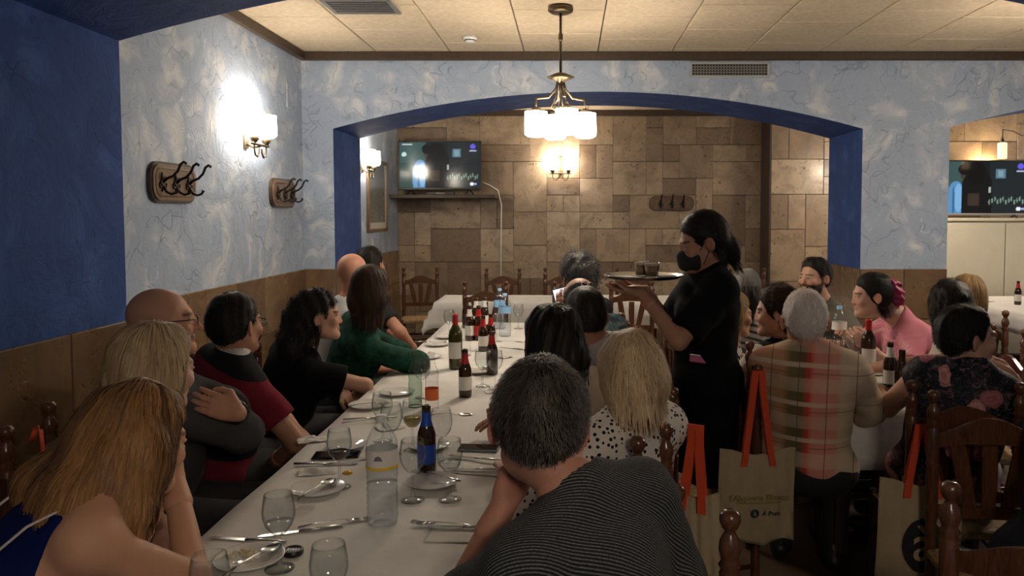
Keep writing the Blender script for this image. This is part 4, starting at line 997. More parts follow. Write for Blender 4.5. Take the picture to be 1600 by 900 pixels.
def build_hair(o,h,strands):
    st=o['style']; t=o.get('thick',.014); ext=o.get('hair_prims',[]); lo=np.array((-.14,-.17,-.14)); hi=np.array((.14,.15,.17))
    for e in ext:
        pts=[np.array(e[1])]+([np.array(e[2])] if e[0]=='cap' else []); r=max(e[3:5]) if e[0]=='cap' else max(e[2])
        for p in pts: lo=np.minimum(lo,p-r-.03); hi=np.maximum(hi,p+r+.03)
    F=Field(lo,hi,h); F.ell((0,-.016,.032),(.076+t*.8,.096+t,.086+t*1.15),k=0)
    if st!='bald': F.ell((0,-.03,-.01),(.074+t*.7,.078+t*.8,.085),k=.02)
    else: F.ell((0,-.03,-.01),(.0735+t,.080+t,.085),k=.02)
    hl=o['hairline']; ys,zs=zip(*hl); ys=np.array(ys); zs=np.array(zs)
    zl_=lambda Y: np.interp(Y.ravel(),ys,zs).reshape(Y.shape)
    F.func(lambda X,Y,Z: (t*.75*(1-np.clip((Z-zl_(Y))/.05,0,1)))*(Y>(-.2 if st=='short' else .02))+0*X,'add')
    F.func(lambda X,Y,Z: (zl_(Y)-Z+.004*np.sin(X*130+Y*60)*np.sin(X*57+1)+.5*np.clip(np.abs(X)-.045,0,.05)*(Y>.03)*(Z>.02))*.75)
    if st!='long' and st!='bob':
        for s in (-1,1): F.ell((s*.092,-.004,-.012),(.030,.024,.032),k=.006,op='sub')
    if st=='bald': F.ell((0,.035,.115),(.100,.135,.098),k=.015,op='sub')
    if st=='recede': F.ell((0,.03,.135),(.055,.085,.05),k=.02,op='sub')
    for e in ext:
        if e[0]=='cap': F.cap(e[1],e[2],e[3],e[4],k=.03)
        elif e[0]=='ell': F.ell(e[1],e[2],k=.03)
        elif e[0]=='sub': F.ell(e[1],e[2],k=.012,op='sub')
    if ext or st in('long','bob'):   # keep the face free
        F.ell((0,.115,-.055),(.068,.085,.105),k=.012,op='sub')
    F.ripple(o.get('lump',.0035),o.get('lumpf',70),o['seed'],4,(1,1,.25))
    V,Q=F.mesh(); n=len(V); c1,c2=np.array(o['hair'][0],f32),np.array(o['hair'][1],f32)
    seed_ph=o['seed']*1.7; rs=np.random.RandomState(o['seed']); w=.5+.5*np.sin(V[:,0]*140+3*np.sin(V[:,2]*30))*np.sin(V[:,1]*120)
    C=(c1*(1-.35*w[:,None])+c2*.35*w[:,None])*.8
    if o.get('roots') is not None: C[V[:,2]>.035]=np.array(o['roots'],f32)
    if strands<=0 or n==0: return V,Q,C
    f=F.sampler(); P=V[rs.randint(0,n,strands)]+rs.normal(size=(strands,3))*float(h)*.4; S=o.get('segs',7); L=o.get('length',.05)*rs.uniform(.5,1.2,strands)
    if st in('short','bald','recede') and not o['fem'] or o.get('crop'): L=L*np.clip(.30+(P[:,2]+.04)*6,.30,1.25)
    crown=np.array(o.get('crown',(0,-.045,.11))); flow=np.array(o.get('flow',(0,0,-.0))); curl=o.get('curl',0.0); lift=o.get('lift',.006)
    off=rs.uniform(.0005,.004,strands)*o.get('fuzz',1); pts=[P.copy()]; nrm=[]; ph=rs.rand(strands,3)*6.3; keep=np.ones(strands,bool)
    for k in range(S):
        v,g=f(P); nrm.append(g)
        d=P-crown; d=d/(np.linalg.norm(d,axis=1,keepdims=True)+1e-6); d=d*o.get('radial',1.0)+flow
        if curl>0: d=d+curl*np.sin(ph+P*o.get('curlf',90)+k*1.3)
        tip=(g@np.array((0,0,-1.)))>.55
        tt=d-g*(d*g).sum(1,keepdims=True)
        tt=np.where((tip&(P[:,2]<-.03))[:,None],np.array((0,0,-1.))+.25*d,tt); tt=tt/(np.linalg.norm(tt,axis=1,keepdims=True)+1e-6)
        P=P+tt*(L/S)[:,None]; v,g=f(P); corr=np.clip(off+lift*(k+1)/S*rs.uniform(.6,1.2,strands)-v,-.012,.012); corr=np.where(tip&(P[:,2]<-.03),0,corr)
        P=P+g*corr[:,None]; pts.append(P.copy())
    nrm.append(nrm[-1]); PT=np.stack(pts,1); NR=np.stack(nrm,1)
    bad=np.zeros(strands,bool)
    if st not in('long','bob'): bad|=((((np.abs(PT[...,0])-.088)/.032)**2+((PT[...,1]+.004)/.026)**2+((PT[...,2]+.012)/.036)**2)<1).any(1)
    if st in('short','bald') and (not o['fem'] or o.get('crop')): bad|=(PT[...,2]<np.interp(PT[...,1],ys,zs)-.010).any(1)
    kp=~bad; PT=PT[kp]; NR=NR[kp]; pts=[p_[kp] for p_ in pts]; strands=int(kp.sum())
    T=np.gradient(PT,axis=1); sd=np.cross(T,NR); sd=sd/(np.linalg.norm(sd,axis=2,keepdims=True)+1e-9)
    wd=o.get('width',.0022)*rs.uniform(.6,1.3,strands); prof=np.array([.6]+[1.0]*(S-2)+[.75,.08]) if S>2 else np.linspace(1,.1,S+1); prof=np.interp(np.linspace(0,1,S+1),np.linspace(0,1,len(prof)),prof)
    A=PT+sd*(wd[:,None]*prof)[...,None]*.5; B=PT-sd*(wd[:,None]*prof)[...,None]*.5
    SV=np.stack([A,B],2).reshape(-1,3); b=(np.arange(strands)[:,None]*(S+1)+np.arange(S)[None])*2; b=b.ravel(); SQ=np.stack([b,b+1,b+3,b+2],1)
    p0=pts[0]; cl=.5+.5*np.sin(p0[:,0]*55+2*np.sin(p0[:,2]*14)+seed_ph)*np.sin(p0[:,1]*48+1.3); mixv=np.clip(.55*cl+.45*rs.rand(strands),0,1)[:,None]; sc=(c1*(1-mixv)+c2*mixv)*rs.uniform(.85,1.12,strands)[:,None]
    if o.get('roots') is not None: sc=np.where((pts[0][:,2]>.03)[:,None],np.array(o['roots'],f32)*rs.uniform(.7,1.2,strands)[:,None],sc)
    SCc=np.repeat(sc,(S+1)*2,0)
    return join_np([(V,Q,C),(SV.astype(f32),SQ.astype(np.int32),SCc.astype(f32))])
def build_hand(W,d,n,curl,s,h,skin,side,spread=.1,forearm=None,thumb=.6):
    """W wrist, d pointing direction, n palm normal (fingers curl to n), side +1 right hand"""
    d=unit(d); n=unit(np.array(n)-d*np.dot(n,d)); b=np.cross(d,n)*side     # b: towards the thumb side... index finger
    lo=np.array(W)-.20*s; hi=np.array(W)+.20*s; F=Field(lo,hi,h); W=np.array(W,float)
    if forearm is not None: F.cap(np.array(forearm),W,.034*s,.027*s,k=0)
    base=[]
    for i,(o_,L) in enumerate(zip((.030,.010,-.010,-.028),(.072,.080,.074,.058))):
        kx=W+d*(.088-.006*abs(i-1.3))*s+b*o_*s; F.cap(W+b*o_*.55*s+d*.01*s,kx,.0125*s,.0115*s,k=.012); base.append((kx,L,o_))
    F.ell(W+d*.045*s+n*.004*s,(.034*s,.034*s,.018*s),[d,b,n],k=.02)
    for i,(kx,L,o_) in enumerate(base):
        c=curl[i] if hasattr(curl,'__len__') else curl; p=kx; a=0; r=.0098*s
        for j,fr in enumerate((.46,.30,.24)):
            a+=c*(.75,1.0,.8)[j]; dd=d*math.cos(a)+n*math.sin(a)+b*spread*(o_/.03)*(1 if j==0 else .6); dd=unit(dd); q=p+dd*L*fr*s
            F.cap(p,q,r,r*.90,k=.003); p=q; r*=.91
    t0=W+d*.022*s+b*.026*s; t1=t0+unit(d*.75+b*.65+n*.25)*.042*s; t2=t1+unit(d*.9+b*(.5-thumb)+n*.45)*.034*s; t3=t2+unit(d*.9+b*(.2-thumb)+n*.45)*.026*s
    F.cap(t0,t1,.0165*s,.0125*s,k=.015); F.cap(t1,t2,.0120*s,.0105*s,k=.004); F.cap(t2,t3,.0105*s,.0085*s,k=.004)
    V,Q=F.mesh(); C=np.tile(np.array(skin,f32),(len(V),1)); w=.25*np.clip((np.linalg.norm(V-W,axis=1)-.09)/.08,0,1)[:,None]
    C=C*(1-w)+w*C*np.array((1.05,.75,.7),f32); return V,Q,C
def eye_mesh(irc=(.05,.025,.012)):
    V=[];F=[];C=[];n,m=14,10
    for i in range(m+1):
        th=math.pi*i/m
        for j in range(n):
            a=2*math.pi*j/n; V.append((math.sin(th)*math.cos(a),math.cos(th),math.sin(th)*math.sin(a))); C.append((.01,.008,.008) if th<.32 else irc if th<.62 else (.62,.57,.53))
    for i in range(m):
        for j in range(n): F.append((i*n+j,(i+1)*n+j,(i+1)*n+(j+1)%n,i*n+(j+1)%n))
    return np_mesh('eye',np.array(V)*.0125,np.array(F),M_EYE,colors=np.array(C))
EYE=eye_mesh()
def axes(yaw,pitch=0,roll=0):
    a,p=R(yaw),R(pitch); f=np.array((math.cos(a)*math.cos(p),math.sin(a)*math.cos(p),math.sin(p))); r=np.array((math.sin(a),-math.cos(a),0)); u=np.cross(r,f); q=R(roll)
    return np.stack([r*math.cos(q)+u*math.sin(q),f,u*math.cos(q)-r*math.sin(q)])   # rows right, forward, up
def ik(S,E,W,a,b):
    S,E,W=[np.array(v,float) for v in (S,E,W)]; d=W-S; L=np.linalg.norm(d); 
    if L>(a+b)*.985: W=S+d/L*(a+b)*.985; d=W-S; L=np.linalg.norm(d)
    if L<abs(a-b)+.03: L=abs(a-b)+.03; W=S+unit(d)*L; d=W-S
    u=d/L; x=(a*a-b*b+L*L)/(2*L); hh=math.sqrt(max(a*a-x*x,0)); e=E-S; e=e-u*(e@u); e=unit(e) if np.linalg.norm(e)>1e-6 else np.array((0,0,-1.))
    return S+u*x+e*hh,W
def person(label,pelvis,neck,head,yaw,hyaw,hpitch=0,hroll=0,fem=False,skin=(.50,.29,.20),hair=((.02,.014,.01),(.05,.035,.025)),style='short',top=None,bottom=None,
           armL=None,armR=None,handL=None,handR=None,girth=1.0,s=1.0,q=1,strands=900,stand=False,extra=None,legs=None,seed=1,**hk):
    """pelvis, neck base and head centre are points in the room; yaw is the chest's heading, hyaw the head's"""
    pelvis,neck,head=[np.array(v,float) for v in (pelvis,neck,head)]
    root=empty('person',(pelvis[0],pelvis[1],0),0,label,'person'); O=np.array((pelvis[0],pelvis[1],0))
    U=unit(neck-pelvis); L=np.linalg.norm(neck-pelvis); Fr=axes(yaw); r=unit(Fr[0]-U*(Fr[0]@U)); f=np.cross(U,r); T=np.stack([r,f,U])
    P=lambda a,b,c: pelvis+r*a+f*b+U*c
    sw=(.148 if fem else .172)*s; w=girth*(.92 if fem else 1.0)*s
    Ah=axes(hyaw,hpitch,hroll); hs=s*(.97 if fem else 1.02)*hk.get('hscale',1.0)
    def torso(F,g=0.0,sh=True,k=.05):
        F.ell(P(0,0,.02),(.168*w+g,.118*w+g,.115+g),T,k=0)
        F.ell(P(0,.015,.40*L),(.140*w+g,.108*w+g,.17+g),T,k=k); F.ell(P(0,.008,.70*L),(.155*w+g,.108*w+g,.16+g),T,k=k)
        if fem:
            for q_ in (-1,1): F.ell(P(q_*.068*w,.082*w,.66*L),(.058*w+g,.050*w+g,.058+g),T,k=.03)
        if sh:
            F.cap(P(-sw*.82,0,L-.058),P(sw*.82,0,L-.058),.056*s+g,.056*s+g,k=k)
            for q_ in (-1,1): F.cap(P(0,-.012,L+.03),P(q_*sw*.85,-.004,L-.040),.045*s+g*.6,.040*s+g,k=.04)
    arms={}
    aw=.92 if fem else 1.0
    for side,arm,sg in (('L',armL,-1),('R',armR,1)):
        S=P(sg*sw,0,L-.062)
        if arm is None: arm=(P(sg*.24,.06,.16),P(sg*.10,.30,.16))
        E,W=ik(S,arm[0],arm[1],.285*s,.255*s); arms[side]=(S,E,W)
    ar=hk.get('armr',1.0)*aw*s
    # --- body
    pts=[pelvis,neck,head]+[p for a in arms.values() for p in a]; lo=np.min(pts,0)-.24; hi=np.max(pts,0)+.20; hb={1:.012,2:.009,0:.016}[q]
    F=Field(lo,hi,hb); torso(F)
    for S,E,W in arms.values(): F.cap(S,E,.050*ar,.039*ar,k=.035); F.cap(E,W,.040*ar,.0265*ar,k=.015)
    hb_=head+Ah.T@np.array((0,-.022,-.045))*hs; F.cap(neck+U*.0,hb_,.054*s,.047*s,k=.03)
    V,Q=F.mesh(); C=np.tile(np.array(skin,f32),(len(V),1)); parts=[(V-O,Q,C)]
    ho=dict(hk); ho.update(skin=skin,hair=hair,style=style,fem=fem,seed=seed,nw=(.90 if fem else 1.0)*hk.get('neckw',1.0)); ho['neck_local']=(Ah@(neck+U*.01-head))/hs
    if isinstance(ho.get('hairline'),str): ho['hairline']=HL[ho['hairline']]
    if not ho.get('hairline'): ho['hairline']=HL['long' if style in('long','bob') else 'fem' if fem else 'male']
    v,qd,c=build_head(ho,{0:.0062,1:.0048,2:.0040}[q]); parts.append(((v*hs)@Ah+head-O,qd,c))
    for side,hd,sg in (('L',handL,-1),('R',handR,1)):
        S,E,W=arms[side]; fd=unit(W-E)
        if hd is None: hd=dict()
        d=hd.get('d',fd); n=hd.get('n',(0,0,-1))
        v,qd,c=build_hand(W,d,n,hd.get('curl',.35),s*(.92 if fem else 1.0),hd.get('h',.0055 if q==0 else .0045),skin,sg,hd.get('spread',.1),W-fd*.06,hd.get('thumb',.5)); parts.append((v-O,qd,c))
    V,Q,C=join_np(parts); b=bpy.data.objects.new('body',np_mesh('body',V,Q,M_SKIN,colors=C)); link(b,root)
    for sg in (-1,1):
        e=bpy.data.objects.new('eye',EYE); link(e,root); pos=head+Ah.T@np.array((sg*.031,.0785,.002))*hs-O
        Mx=Matrix(((*Ah.T[0],pos[0]),(*Ah.T[1],pos[1]),(*Ah.T[2],pos[2]),(0,0,0,1))); e.matrix_local=Mx@Matrix.Scale(hs,4)
    # --- hair
    if style!='none':
        v,qd,c=build_hair(ho,{0:.0075,1:.006,2:.005}[q],strands); o=bpy.data.objects.new('hair',np_mesh('hair',(v*hs)@Ah+head-O,qd,M_HAIR,colors=c)); link(o,root)
    # --- top garment
    if top:
        g=top.get('g',.012); sl=top.get('sleeve','short'); hc=top.get('h',{0:.013,1:.010,2:.007}[q]); F=Field(lo-.02,hi,hc)
        kind=top.get('kind','tee'); torso(F,g)
        if kind!='tank' or sl!='none':
            for S,E,W in arms.values():
                lr=top.get('loose',.012); u=unit(E-S)
                if sl=='short': c=S+(E-S)*top.get('len',.62); F.cap(S,E,.050*ar+g+lr*.4,.045*ar+g+lr,k=.035,cut=(c,u))
                elif sl=='long':
                    F.cap(S,E,.050*ar+g+lr*.3,.041*ar+g+lr*.6,k=.035); fd=unit(W-E); c=E+(W-E)*top.get('len',.92); F.cap(E,W,.042*ar+g+lr*.6,.032*ar+g+lr*.5,k=.02,cut=(c,fd))
                elif sl=='elbow':
                    F.cap(S,E,.050*ar+g+lr*.3,.044*ar+g+lr*.6,k=.035); fd=unit(W-E); c=E+(W-E)*.25; F.cap(E,W,.043*ar+g+lr*.7,.038*ar+g+lr,k=.02,cut=(c,fd))
                elif sl=='cap': c=S+(E-S)*.12; F.cap(S-(E-S)*.1,E,.052*ar+g,.045*ar+g,k=.035,cut=(c,u))
        F.ripple(top.get('fold',.0035),top.get('foldf',30),seed+50,5)
        nd=unit(head-neck+np.array((0,0,.12)))
        if kind=='tank':
            F.plane(P(0,0,L*top.get('cut',.78)),U); F.cap(neck-U*.02,neck+nd*.2,.075,.085,k=.01,op='sub'); F.ell(P(0,.14,L),(.085,.12,.16),T,k=.01,op='sub')
            for q_ in (-1,1): F.ell(P(q_*(sw+.030),-.005,L-.065),(.066*s,.17,.125),T,k=.012,op='sub')
            for q_ in (-1,1):
                for m0,m1 in (((.085,.115,.70),(.080,.075,.90)),((.080,.075,.90),(.082,-.0,1.0-.04/L)),((.082,0,1-.04/L),(.084,-.075,.90)),((.084,-.075,.90),(.085,-.105,.74))):
                    pass
        else:
            F.cap(neck-U*top.get('vneck',.03)+f*.012,neck+nd*.25,.062*s+top.get('open',0),.070*s+top.get('open',0),k=.008,op='sub')
            if kind=='polo' or top.get('collar'):
                F2=neck+U*.012; nn=hb_-neck; nn=unit(nn)
                F.cap(F2-nn*.012,F2+nn*.022,.071*s,.066*s,k=.006); F.cap(F2-nn*.05+f*.004,F2+nn*.10,.059*s,.0575*s,k=.003,op='sub'); F.ell(F2+f*.075+nn*.015,(.022,.03,.03),T,k=.006,op='sub')
        V,Q=F.mesh(); loc=V-pelvis
        tor=np.stack([loc@r,loc@f,loc@U],1)
        o=bpy.data.objects.new(top.get('name','shirt'),np_mesh('garment',V-O,Q,top['mat'],attrs={'tor':tor})); link(o,root)
        if top.get('label'): o['label']=top['label']
        if kind=='tank':
            for q_ in (-1,1):
                ps=[P(q_*.08,0,L)]*3+[P(q_*.075*s,-.015,L+.012),P(q_*.072*s,-.060*w,L-.02),P(q_*.07*s,-.100*w,.86*L),P(q_*.072*s,-.118*w,.74*L)]
                if top.get('bra'): MB().tube([p_-O+r*q_*.022+U*.002 for p_ in ps[3:]],.005,6,flat=.5).build('bra_strap',top['bra'],root)
    # --- trousers and shoes
    bm=bottom or M_DARKTR; fl=axes(legs.get('yaw',yaw) if legs else yaw); lr_,lf_=fl[0],fl[1]
    if stand: K=[(pelvis+lr_*g_*.085+lf_*.03+np.array((0,0,-.42)),pelvis+lr_*g_*.09+np.array((0,0,-pelvis[2]+.075))) for g_ in (-1,1)]
    else:
        K=[]
        for g_ in (-1,1):
            kn=pelvis+lr_*g_*.12+lf_*.40*s+np.array((0,0,.50-pelvis[2])); an=np.array((kn[0],kn[1],.08))-lf_*(.03+.05*(g_>0))
            K.append((kn,an))
    if legs and 'K' in legs: K=legs['K']
    allp=np.array([pelvis]+[p for k_ in K for p in k_]); F=Field(allp.min(0)-.17,np.maximum(allp.max(0),pelvis+.06)+.12,.016 if q<2 else .014)
    F.ell(P(0,0,.0),(.174*w+.006,.126*w+.006,.118),T,k=0)
    for g_,(kn,an) in zip((-1,1),K):
        hp=pelvis+lr_*g_*.085; F.cap(hp,kn,.088*w,.064*w,k=.04); F.cap(kn,an,.064*w,.046,k=.02,cut=(an,unit(an-kn)))
    F.ripple(.003,28,seed+9,4); V,Q=F.mesh(); o=bpy.data.objects.new('trousers',np_mesh('trousers',V-O,Q,bm)); link(o,root)
    for kn,an in K:
        F=Field(np.array((an[0],an[1],.0))-.3,np.array((an[0],an[1],.0))+np.array((.3,.3,.16)),.014); hd_=lf_
        F.cap(np.array((an[0],an[1],.045))-hd_*.04,np.array((an[0],an[1],.042))+hd_*.15,.044,.038,k=0); F.cap(np.array((an[0],an[1],.05)),an+np.array((0,0,.02)),.046,.045,k=.03); F.plane((0,0,.002),(0,0,-1)); V,Q=F.mesh()
        o=bpy.data.objects.new('shoe',np_mesh('shoe',V-O,Q,M_SHOE)); link(o,root)
    if extra: extra(root,O,Ah,head,hs,P,arms)
    return root
M_SHOE=simple('dark_shoe_leather',(.02,.016,.014),.4); M_DARKTR=simple('dark_trouser_cloth',(.012,.012,.015),.85)
def spectacles(mat,lens=None):
    def ex(root,O,Ah,head,hs,P,arms):
        G=lambda a,b,c: head+Ah.T@np.array((a,b,c))*hs-O
        m=MB()
        for s in (-1,1):
            ring=[G(s*.033+.023*math.cos(R(a)),.108,.0+.016*math.sin(R(a))) for a in range(0,361,30)]; m.tube(ring,.0016,5)
            m.tube([G(s*.056,.106,.006),G(s*.077,.085,.008),G(s*.084,.0,.008),G(s*.083,-.02,.0),G(s*.081,-.03,-.015)],.0018,5)
        m.tube([G(-.010,.109,.004),G(0,.112,.006),G(.010,.109,.004)],.0016,5); g=m.build('glasses',mat,root)
        for s in (-1,1): MB().add([G(s*.033+.022*math.cos(R(a)),.108,.015*math.sin(R(a))) for a in range(0,360,30)],[tuple(range(12))]).build('lens',M_GLASS,g)
    return ex
# ------------------------------------------------------------------ clothing materials ('tor' = right, forward, up in metres from the hips)
def tmat(name,fn,rough=.85,bump=.15,bs=160,sheen=0):
    t=NT(name).set(rough,0,.12); v=t.coord(attr='tor'); c=fn(t,v); t.col(c)
    if bump>0: t.bump(t.noise(t.coord(),bs,2).outputs['Fac'],bump,.003)
    return t.m
def sep(t,v):
    x=t.n('ShaderNodeSeparateXYZ'); t.l(v,x.inputs[0]); return x.outputs
def rng(t,val,a,b): 
    x=t.n('ShaderNodeMapRange'); t.l(val,x.inputs[0]); x.inputs[1].default_value=a; x.inputs[2].default_value=b; return x.outputs[0]
def fine_stripe(t,v):
    x=t.n('ShaderNodeTexWave',wave_type='BANDS',bands_direction='DIAGONAL'); t.l(v,x.inputs['Vector']); x.inputs['Scale'].default_value=68; x.inputs['Distortion'].default_value=.6; x.inputs['Detail'].default_value=2
    n=t.noise(v,300,2).outputs['Fac']; return t.mix(t.math('MULTIPLY',t.ramp(x.outputs['Fac'],[(.55,0),(.85,1)]),t.ramp(n,[(.3,.25),(.6,.9)])),(.020,.021,.023),(.20,.20,.20))
M_R1=tmat('charcoal_shirt_fine_stripes',fine_stripe)
def dots(t,v):
    x=t.n('ShaderNodeTexVoronoi'); t.l(v,x.inputs['Vector']); x.inputs['Scale'].default_value=62; x.inputs['Randomness'].default_value=.8
    return t.mix(t.ramp(x.outputs['Distance'],[(.30,1),(.36,0)]),(.66,.60,.55),(.015,.012,.012))
M_R2=tmat('white_blouse_black_dots',dots)
def blot(t,v):
    n=t.noise(v,22,2,.5,.8).outputs['Fac']; n2=t.noise(v,16,2).outputs['Color']
    return t.mix(t.ramp(n,[(.50,0),(.54,1)]),(.55,.48,.45),t.ramp(t.noise(v,9,1).outputs['Fac'],[(.4,(.16,.10,.09)),(.6,(.22,.05,.06))]))
M_P2=tmat('white_blouse_brown_print',blot)
def polo(t,v):
    z=sep(t,v)[2]; W,B,Rd=(.52,.49,.48),(.014,.014,.016),(.16,.014,.028)
    return t.ramp(rng(t,z,0,.6),[(0,Rd),(.17,B),(.40,W),(.445,Rd),(.75,B),(.86,W)],'CONSTANT')
M_P4=tmat('striped_polo_cloth',polo)
def plaid(t,v):
    o=sep(t,v)
    a=t.ramp(rng(t,o[0],-.24,.24),[(0,(.60,.30,.19)),(.30,(.52,.28,.16)),(.36,(.18,.14,.07)),(.47,(.13,.10,.05)),(.52,(.60,.05,.04)),(.56,(.66,.25,.20)),(.74,(.66,.30,.23)),(.78,(.60,.47,.34)),(1,(.60,.50,.36))])
    st=t.math('PINGPONG',o[2],.075); b=t.ramp(rng(t,st,0,.075),[(0,.75),(.10,.75),(.14,0),(.62,0),(.66,.35),(1,.4)])
    c=t.mix(b,a,(.70,.57,.43)); l1=t.ramp(rng(t,t.math('PINGPONG',t.math('ADD',o[0],.03),.055),0,.055),[(0,.7),(.03,.7),(.05,0)]); c=t.mix(l1,c,(.13,.07,.04))
    l2=t.ramp(rng(t,t.math('PINGPONG',t.math('ADD',o[2],.03),.075),0,.075),[(0,.6),(.025,.6),(.04,0)]); return t.mix(l2,c,(.20,.10,.06))
M_A1=tmat('pink_plaid_shirt',plaid)
def floral(t,v):
    o_=sep(t,v); cb_=t.n('ShaderNodeCombineXYZ'); t.l(o_[0],cb_.inputs[0]); t.l(o_[2],cb_.inputs[1]); v=cb_.outputs[0]
    n=t.noise(v,14,4,.6).outputs['Color']; wv=t.n('ShaderNodeVectorMath',operation='MULTIPLY_ADD'); t.l(n,wv.inputs[0]); wv.inputs[1].default_value=(.05,.05,.05); t.l(v,wv.inputs[2])
    le=t.n('ShaderNodeTexVoronoi',voronoi_dimensions='2D'); t.l(wv.outputs[0],le.inputs['Vector']); le.inputs['Scale'].default_value=24
    ed=t.n('ShaderNodeTexVoronoi',voronoi_dimensions='2D',feature='DISTANCE_TO_EDGE'); t.l(wv.outputs[0],ed.inputs['Vector']); ed.inputs['Scale'].default_value=24
    lf=t.noise(wv.outputs[0],30,3,.55,2.2).outputs['Fac']; base=t.mix(t.ramp(ed.outputs['Distance'],[(.0,0),(.03,.6)]),(.008,.009,.012),t.ramp(rng(t,lf,.32,.68),[(0,(.07,.05,.08)),(.18,(.010,.011,.015)),(.42,(.008,.009,.012)),(.52,(.055,.075,.10)),(.62,(.012,.014,.02)),(.80,(.16,.07,.11)),(1,(.24,.20,.22))],'LINEAR'))
    vo=t.n('ShaderNodeTexVoronoi',voronoi_dimensions='2D'); t.l(wv.outputs[0],vo.inputs['Vector']); vo.inputs['Scale'].default_value=11.0
    rings=t.ramp(t.math('FRACT',t.math('MULTIPLY',t.math('ADD',vo.outputs['Distance'],t.math('MULTIPLY',t.noise(v,46,3,.6,1.5).outputs['Fac'],.42)),4.2)),[(0,(.34,.12,.13)),(.5,(.52,.25,.24)),(1,(.60,.36,.32))])
    cc=sep(t,vo.outputs['Color']); m=t.math('MULTIPLY',t.ramp(vo.outputs['Distance'],[(.36,1),(.40,0)]),t.ramp(cc[0],[(.30,0),(.34,1)]))
    rose=t.mix(t.ramp(cc[1],[(.4,0),(.6,.6)]),rings,(.24,.04,.08)); return t.mix(m,base,rose)
M_A9=tmat('dark_floral_blouse',floral,.6)
def greenp(t,v): return t.ramp(t.noise(v,26,4,.7).outputs['Fac'],[(.35,(.004,.022,.013)),(.6,(.008,.055,.034)),(.72,(.03,.12,.085))])
M_P6=tmat('dark_green_blouse',greenp,.75)
def pinkp(t,v):
    o=sep(t,v); n=t.noise(t.coord(attr='tor',scale=(4,4,26)),3,3).outputs['Fac']; m=t.math('MULTIPLY',t.ramp(n,[(.52,0),(.58,.8)]),t.ramp(rng(t,o[1],.05,.1),[(0,0),(1,1)]))
    return t.mix(m,(.62,.22,.28),(.72,.45,.48))
M_A6=tmat('pink_tee',pinkp)
def blocks(t,v):
    o=sep(t,v); return t.ramp(rng(t,o[0],-.2,.2),[(0,(.40,.36,.31)),(.12,(.012,.012,.013)),(.34,(.24,.17,.12)),(.55,(.012,.012,.013)),(.62,(.12,.09,.07)),(.85,(.3,.25,.2))],'CONSTANT')
M_A2=tmat('colour_block_top',blocks)
def hstripe(t,v): return t.ramp(rng(t,t.math('PINGPONG',sep(t,v)[2],.02),0,.02),[(0,(.40,.36,.33)),(.6,(.06,.055,.05))],'CONSTANT')
M_A4=tmat('striped_knit',hstripe)
def bluep(t,v): return t.ramp(t.noise(t.coord(attr='tor',scale=(1,1,.4)),24,4,.7,1.5).outputs['Fac'],[(.4,(.01,.025,.035)),(.58,(.03,.075,.10)),(.70,(.25,.36,.42))])
M_R5=tmat('teal_patterned_shirt',bluep,.35)
C=lambda n,c,**k: simple(n,c,.92,0,.10,bump=.2,bscale=200,**k)
M_P1=C('navy_dress',(.004,.010,.075)); M_P3=C('slate_grey_shirt',(.060,.060,.064)); M_P5=C('black_cotton',(.006,.006,.007)); M_P7=C('white_polo',(.55,.55,.53)); M_R3=C('beige_blouse',(.46,.38,.31)); M_R4=C('pale_grey_shirt',(.42,.40,.38)); M_R6=C('dark_knit',(.03,.03,.035)); M_WT=C('waitress_black_tee',(.006,.006,.007)); M_A3=tmat('black_white_scarf_blouse',lambda t,v: t.ramp(t.noise(v,30,2,.5,1).outputs['Fac'],[(.48,(.02,.02,.02)),(.52,(.5,.47,.42))])); M_A5=C('grey_green_shirt',(.13,.12,.10)); M_A7=C('white_tank',(.58,.53,.46)); M_A8=C('brown_cardigan',(.20,.13,.08)); M_STRAPW=C('white_strap',(.62,.55,.50)); M_GREYTR=C('grey_trousers',(.06,.06,.062)); M_WHTR=C('white_trousers',(.45,.42,.38)); M_P8=C('dark_tee',(.02,.02,.022))
A_=np.array
SK=(.50,.27,.185); SKD=(.40,.20,.135); SKF=(.56,.33,.245)
BLK=((.006,.005,.005),(.022,.017,.014)); BRN=((.020,.010,.006),(.065,.034,.018))
def P_(x,y,Y): return pt(x,y,Y)
# ---- left side of the long table, near to far
person('woman with long auburn hair and bare shoulders leaning on the table at lower left',(-1.30,1.30,.55),(-.985,1.565,1.022),P_(216,692,1.66),46,62,-12,0,True,(.58,.31,.20),((.095,.040,.015),(.42,.215,.085)),'long',
  dict(mat=M_P1,kind='tank',sleeve='none',name='dress',bra=M_STRAPW,cut=.93,fold=.002),M_P1,armR=(P_(326,872,1.74),P_(272,752,1.80)),armL=(P_(330,815,1.98),P_(268,728,1.84)),handR=dict(n=(-.5,.3,.2),d=(-.25,.05,.6),curl=.9),handL=dict(n=(0,-1,0),d=(-.3,-.1,.6),curl=.8),q=2,strands=5200,seed=3,girth=1.05,
  hair_prims=[('ell',(0,-.030,-.03),(.108,.092,.11)),('cap',(-.06,-.05,0),(-.098,-.125,-.105),.055,.056),('cap',(.06,-.035,0),(.082,-.065,-.13),.05,.052),('cap',(0,-.07,0),(-.01,-.140,-.115),.06,.056),('cap',(.03,-.08,-.02),(.045,-.150,-.125),.055,.055)],length=.12,flow=(0,-.1,-2.2),segs=9,width=.0030,lift=.010,lump=.006,lumpf=60,thick=.02,curl=.25,curlf=30,crown=(0,-.01,.12))
